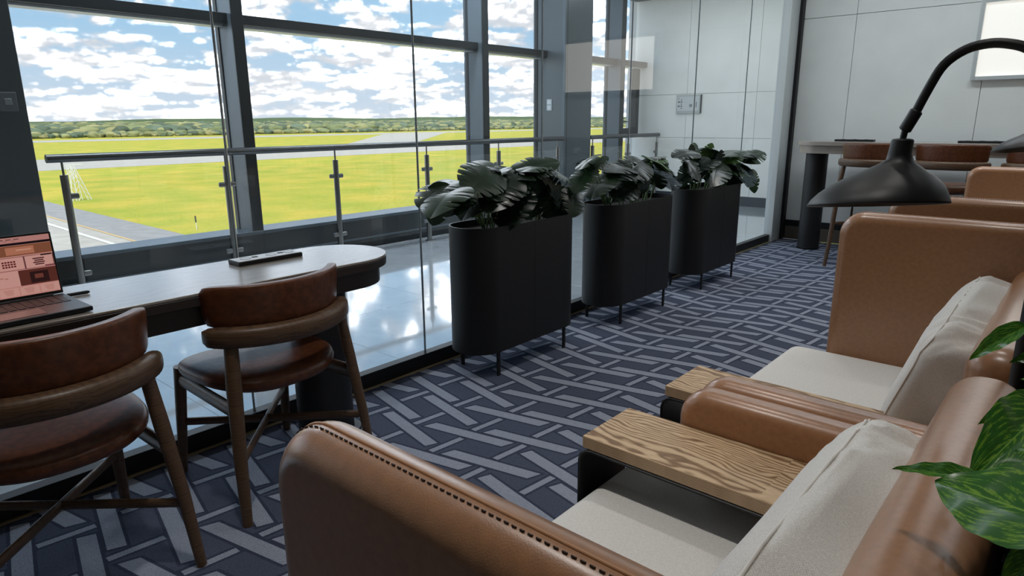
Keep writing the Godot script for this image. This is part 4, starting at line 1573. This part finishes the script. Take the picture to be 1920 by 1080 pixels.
# heart shaped leaf, one unit long along -z
func heart_leaf(bend: float) -> ArrayMesh:
	var rows := []
	for i in 19:
		var u := i / 18.0
		var half := 0.5 * pow(sin(PI * pow(u, 0.62)), 0.85) if i < 18 else 0.0
		var ring := PackedVector3Array()
		for j in 11:
			var w := -1.0 + 2.0 * j / 10.0
			var x := half * w
			var z := -u + 0.10 * absf(w) * (1.0 - u) * 1.6
			var y := 0.20 * absf(x) - bend * u * u + 0.015 * sin(u * 22.0) * absf(w) - 0.012 * exp(-w * w * 60.0)
			ring.append(Vector3(x, y, z))
		rows.append(ring)
	var s := Shape.new()
	s.grid(rows, false, 1.0, 1.0)
	s.sheet()
	return s.mesh()

func heart_image() -> ImageTexture:
	var n := 256
	var im := Image.create(n, n, false, Image.FORMAT_RGB8)
	var f := noise(1.0, 4, 17)
	for y in n:
		for x in n:
			var u := x / float(n) - 0.5
			var v := y / float(n)
			# pale streaks follow the side veins
			var streak := f.get_noise_2d(u * 7.0, v * 9.0 - absf(u) * 16.0) + 0.4 * f.get_noise_2d(u * 30.0, v * 60.0 - absf(u) * 70.0)
			var t := smoothstep(0.0, 0.5, streak) * 0.75
			var c := rgb(46, 98, 34).lerp(rgb(142, 178, 58), t)
			if absf(u) < 0.010:
				c = rgb(118, 160, 66)
			im.set_pixel(x, y, c)
	return ImageTexture.create_from_image(im)

const LEAF_FORM := [1, 0, 2, 1, 1, 0, 1, 1, 0, 1]

func divider_plants() -> void:
	var d := thing("planter_divider", "long black planter box standing behind the armchair backs", "planter", Vector3(0.19, 0, -2.6))
	obj("case", box(Vector3(-0.175, 0.0, -3.2), Vector3(0.175, 0.80, 3.2), 0.006), M.black, d)
	for q in [[Vector3(-0.175, 0.80, -3.2), Vector3(-0.155, 0.835, 3.2)], [Vector3(0.155, 0.80, -3.2), Vector3(0.175, 0.835, 3.2)], [Vector3(-0.155, 0.80, -3.2), Vector3(0.155, 0.835, -3.18)], [Vector3(-0.155, 0.80, 3.18), Vector3(0.155, 0.835, 3.2)]]:
		obj("rim", box(q[0], q[1], 0.003), M.black, d)
	obj("soil", box(Vector3(-0.155, 0.798, -3.18), Vector3(0.155, 0.815, 3.18), 0.003), M.soil, d)
	var m := mat(Color(1, 1, 1), 0.24)
	m.albedo_texture = heart_image()
	m.backlight_enabled = true
	m.backlight = rgb(90, 120, 40)
	var sm := mat(rgb(110, 140, 70), 0.5)
	var forms := [heart_leaf(0.04), heart_leaf(0.12), heart_leaf(0.22)]
	var groups := [[[0, 1, 6], "trailing variegated plant with one huge leaf at the lower right corner", Vector3(0.07, 0.815, -0.62)], [[2, 3, 7, 9], "trailing variegated plant with curled leaves at the right edge", Vector3(0.08, 0.815, -0.92)], [[4, 5, 8], "trailing variegated plant with leaves hanging over the second pillow", Vector3(0.08, 0.815, -1.14)]]
	for g in groups:
		var o := thing("trailing_plant", g[1], "plant", g[2], 0.0, "trailing plants in the divider")
		var k := 0
		for i in g[0]:
			var q: Array = LEAVES_POTHOS[i]
			var b := Vector3(q[0], q[1], q[2])
			var t := Vector3(q[3], q[4], q[5])
			var along := t - b
			var length := along.length()
			var dir := along / length
			var hint := Vector3(0.35, 1.0, 0.55).normalized()
			var side := dir.cross(hint).normalized()
			var nrm := side.cross(dir).normalized()
			var leaf := put("leaf", forms[LEAF_FORM[i]], m, o)
			leaf.transform = Transform3D(Basis(side * length * q[6] * 1.1, nrm * length, -dir * length), b - o.position)
			var root: Vector3 = o.position
			var mid := root.lerp(b, 0.6) + Vector3(0.01, 0.06, 0)
			var pts := PackedVector3Array()
			for j in 9:
				var u := j / 8.0
				pts.append(root.lerp(mid, u).lerp(mid.lerp(b, u), u) - o.position)
			obj("stem", Shape.new().tube(pts, PackedFloat32Array([0.003, 0.0028, 0.0026, 0.0024, 0.0022, 0.002, 0.0018, 0.0017, 0.0016]), 7), sm, o)
			k += 1

# ---------------------------------------------------------------- lamps and fittings
func reading_lamps() -> void:
	var o := thing("reading_lamp", "black gooseneck reading lamp with a flared shade over the nearest armchairs", "lamp", Vector3(-0.052, 0, -1.48), 0.0, "gooseneck reading lamps")
	obj("base", Shape.new().lathe(PackedVector2Array([Vector2(0, 0), Vector2(0.05, 0), Vector2(0.05, 0.012), Vector2(0.016, 0.022), Vector2(0.013, 0.05), Vector2(0, 0.05)]), Vector3.ZERO, 24), M.lampblack, o)
	obj("pole", Shape.new().bar(Vector3(0, 0.02, 0), Vector3(0, 1.20, 0), 0.0125, 14), M.lampblack, o)
	var arc := Curve3D.new()
	var way := [[0.0, 1.18], [-0.001, 1.27], [-0.012, 1.325], [-0.036, 1.368], [-0.069, 1.393], [-0.096, 1.403], [-0.126, 1.406], [-0.160, 1.398], [-0.190, 1.374], [-0.208, 1.336], [-0.226, 1.287]]
	var pts := PackedVector3Array()
	for i in way.size() - 1:
		for k in 4:
			var p0: Array = way[maxi(i - 1, 0)]
			var p1: Array = way[i]
			var p2: Array = way[i + 1]
			var p3: Array = way[mini(i + 2, way.size() - 1)]
			var v := Vector2(p1[0], p1[1]).cubic_interpolate(Vector2(p2[0], p2[1]), Vector2(p0[0], p0[1]), Vector2(p3[0], p3[1]), k / 4.0)
			pts.append(Vector3(v.x, v.y, 0))
	pts.append(Vector3(-0.226, 1.287, 0))
	obj("gooseneck", Shape.new().tube(pts, PackedFloat32Array([0.0085]), 14, 1.0, Vector3.BACK), M.lampblack, o)
	obj("sleeve", Shape.new().tube(PackedVector3Array([Vector3(-0.223, 1.294, 0), Vector3(-0.224, 1.292, 0), Vector3(-0.239, 1.258, 0), Vector3(-0.240, 1.256, 0)]), PackedFloat32Array([0.009, 0.0115, 0.0115, 0.008]), 14, 1.0, Vector3.BACK), M.lampblack, o)
	obj("swivel", Shape.new().tube(PackedVector3Array([Vector3(-0.238, 1.262, 0), Vector3(-0.241, 1.236, 0)]), PackedFloat32Array([0.006]), 10, 1.0, Vector3.BACK), M.lampblack, o)
	# the shade leans: its neck sits off the middle of its rim
	var rows := []
	var neck := Vector3(-0.240, 1.242, 0)
	var rim := Vector3(-0.273, 1.111, 0)
	# rim plane: rises to the right and towards the viewer
	var ax := Vector3(0.994, 0.107, 0).normalized()
	var az := Vector3(0.0, 0.115, 0.993).normalized()
	var steps := [[0.0, 0.0, 0.0], [0.0, 0.02, 0.010], [0.01, 0.13, 0.017], [0.03, 0.17, 0.0195], [0.22, 0.165, 0.0205], [0.31, 0.19, 0.024], [0.37, 0.26, 0.033], [0.45, 0.40, 0.050], [0.56, 0.60, 0.076], [0.68, 0.78, 0.098], [0.80, 0.90, 0.113], [0.90, 0.97, 0.122], [0.97, 1.0, 0.1265], [1.0, 1.0, 0.127], [0.995, 1.0, 0.1245], [0.90, 0.97, 0.1185], [0.68, 0.78, 0.094], [0.45, 0.40, 0.046], [0.36, 0.2, 0.02], [0.35, 0.2, 0.0]]
	for q in steps:
		var h: float = q[0]
		var slide: float = 0.0 if h < 0.3 else smoothstep(0.25, 1.0, h)
		var c := Vector3(lerpf(neck.x, rim.x, slide) + (0.0 if h > 0.3 else -h * 0.01), lerpf(neck.y, rim.y, h), 0)
		var tilt := smoothstep(0.2, 1.0, h)
		var ux := Vector3.RIGHT.lerp(ax, tilt).normalized()
		var uz := Vector3.BACK.lerp(az, tilt).normalized()
		var ring := PackedVector3Array()
		for j in 48:
			var a := TAU * j / 48.0
			ring.append(c + ux * cos(a) * q[2] + uz * sin(a) * q[2])
		rows.append(ring)
	var shade := Shape.new()
	shade.grid(rows, true)
	obj("lamp_shade", shade.close(), M.lampblack, o)
	copy(o, "black gooseneck reading lamp cut by the right edge, over the farther armchairs", Vector3(-0.052, 0, -1.48 - 2.95))

func wall_fittings() -> void:
	# backlit panel high on the far wall
	var o := thing("light_box", "glowing white light box high on the far wall", "light box", Vector3(-0.29, 1.94, -7.425))
	var frame: Material = M.alu
	obj("frame", box(Vector3(-0.70, -0.34, 0.0), Vector3(-0.665, 0.34, 0.06), 0.004), frame, o)
	obj("frame", box(Vector3(0.665, -0.34, 0.0), Vector3(0.70, 0.34, 0.06), 0.004), frame, o)
	obj("frame", box(Vector3(-0.665, -0.34, 0.0), Vector3(0.665, -0.305, 0.06), 0.004), frame, o)
	obj("frame", box(Vector3(-0.665, 0.305, 0.0), Vector3(0.665, 0.34, 0.06), 0.004), frame, o)
	var d := mat(Color(0.9, 0.9, 0.88), 0.6)
	d.emission_enabled = true
	d.emission = Color(1.0, 0.985, 0.95)
	d.emission_energy_multiplier = 0.36
	obj("lamp_diffuser", box(Vector3(-0.665, -0.305, 0.0), Vector3(0.665, 0.305, 0.03), 0.002), d, o)
	var a := AreaLight3D.new()
	a.name = "lamp_glow"
	a.area_size = Vector2(1.3, 0.6)
	a.light_color = Color(1.0, 0.97, 0.92)
	a.light_energy = 0.22
	a.shadow_enabled = true
	a.area_range = 14.0
	a.position = Vector3(0, 0, 0.035)
	a.rotation.y = PI
	o.add_child(a)

	# sign on the gallery wall
	var s := thing("wall_sign", "small pale wall sign with dark arrows behind the glass", "sign", Vector3(-4.955, 1.51, -9.876))
	obj("board", box(Vector3(-0.205, -0.14, 0.0), Vector3(0.205, 0.14, 0.03), 0.004), mat(rgb(178, 184, 182), 0.4), s)
	obj("end_cap", box(Vector3(0.198, -0.14, 0.0), Vector3(0.212, 0.14, 0.034), 0.003), M.frame_dark, s)
	obj("plate", box(Vector3(-0.185, -0.10, 0.028), Vector3(0.18, 0.115, 0.033), 0.002), mat(rgb(200, 206, 206), 0.4), s)
	var ink := mat(rgb(40, 46, 50), 0.6)
	for y in [0.035, -0.03]:
		var arrow := Shape.new()
		var f := 0.035
		arrow.extrude(PackedVector2Array([Vector2(-0.175, y), Vector2(-0.155, y + 0.016), Vector2(-0.155, y + 0.006), Vector2(-0.135, y + 0.006), Vector2(-0.135, y - 0.006), Vector2(-0.155, y - 0.006), Vector2(-0.155, y - 0.016)]), Vector3.ZERO, Vector3.RIGHT, Vector3.UP, Vector3.BACK, 0.033, f)
		obj("arrow", arrow, ink, s)
		obj("lettering", box(Vector3(-0.125, y - 0.007, 0.033), Vector3(-0.098, y + 0.007, 0.035), 0.0005), ink, s)
	for q in [[-0.125, 0.065, 0.02], [-0.125, 0.0025, 0.018], [-0.122, -0.06, 0.02], [-0.17, 0.085, 0.014]]:
		obj("lettering", box(Vector3(q[0], q[1] - 0.006, 0.033), Vector3(q[0] + q[2], q[1] + 0.006, 0.035), 0.0005), ink, s)
	for q in [[0.02, -0.045, 0.05, 0.045], [0.125, -0.05, 0.02, 0.08]]:
		obj("symbol", box(Vector3(q[0], q[1], 0.033), Vector3(q[0] + q[2], q[1] + q[3], 0.0345), 0.0005), mat(rgb(128, 138, 142), 0.5), s)

	var w := thing("wall_switch", "small grey switch plate on the side of the window column", "switch", Vector3(-5.68, 1.48, -7.28))
	obj("plate", box(Vector3(-0.045, -0.075, 0.0), Vector3(0.045, 0.075, 0.008), 0.002), mat(rgb(150, 160, 166), 0.4), w)
	for y in [-0.035, 0.035]:
		obj("rocker", box(Vector3(-0.03, y - 0.026, 0.006), Vector3(0.03, y + 0.026, 0.012), 0.002), mat(rgb(186, 194, 198), 0.35), w)
	var w2 := thing("control_panel", "dark control plate on the column at the left edge", "switch", Vector3(-5.43, 1.42, -1.22))
	obj("plate", box(Vector3(0.0, -0.06, -0.05), Vector3(0.012, 0.06, 0.05), 0.003), mat(rgb(96, 104, 108), 0.4), w2)
	obj("button", box(Vector3(0.01, -0.02, -0.02), Vector3(0.016, 0.02, 0.02), 0.003), mat(rgb(130, 138, 142), 0.4), w2)
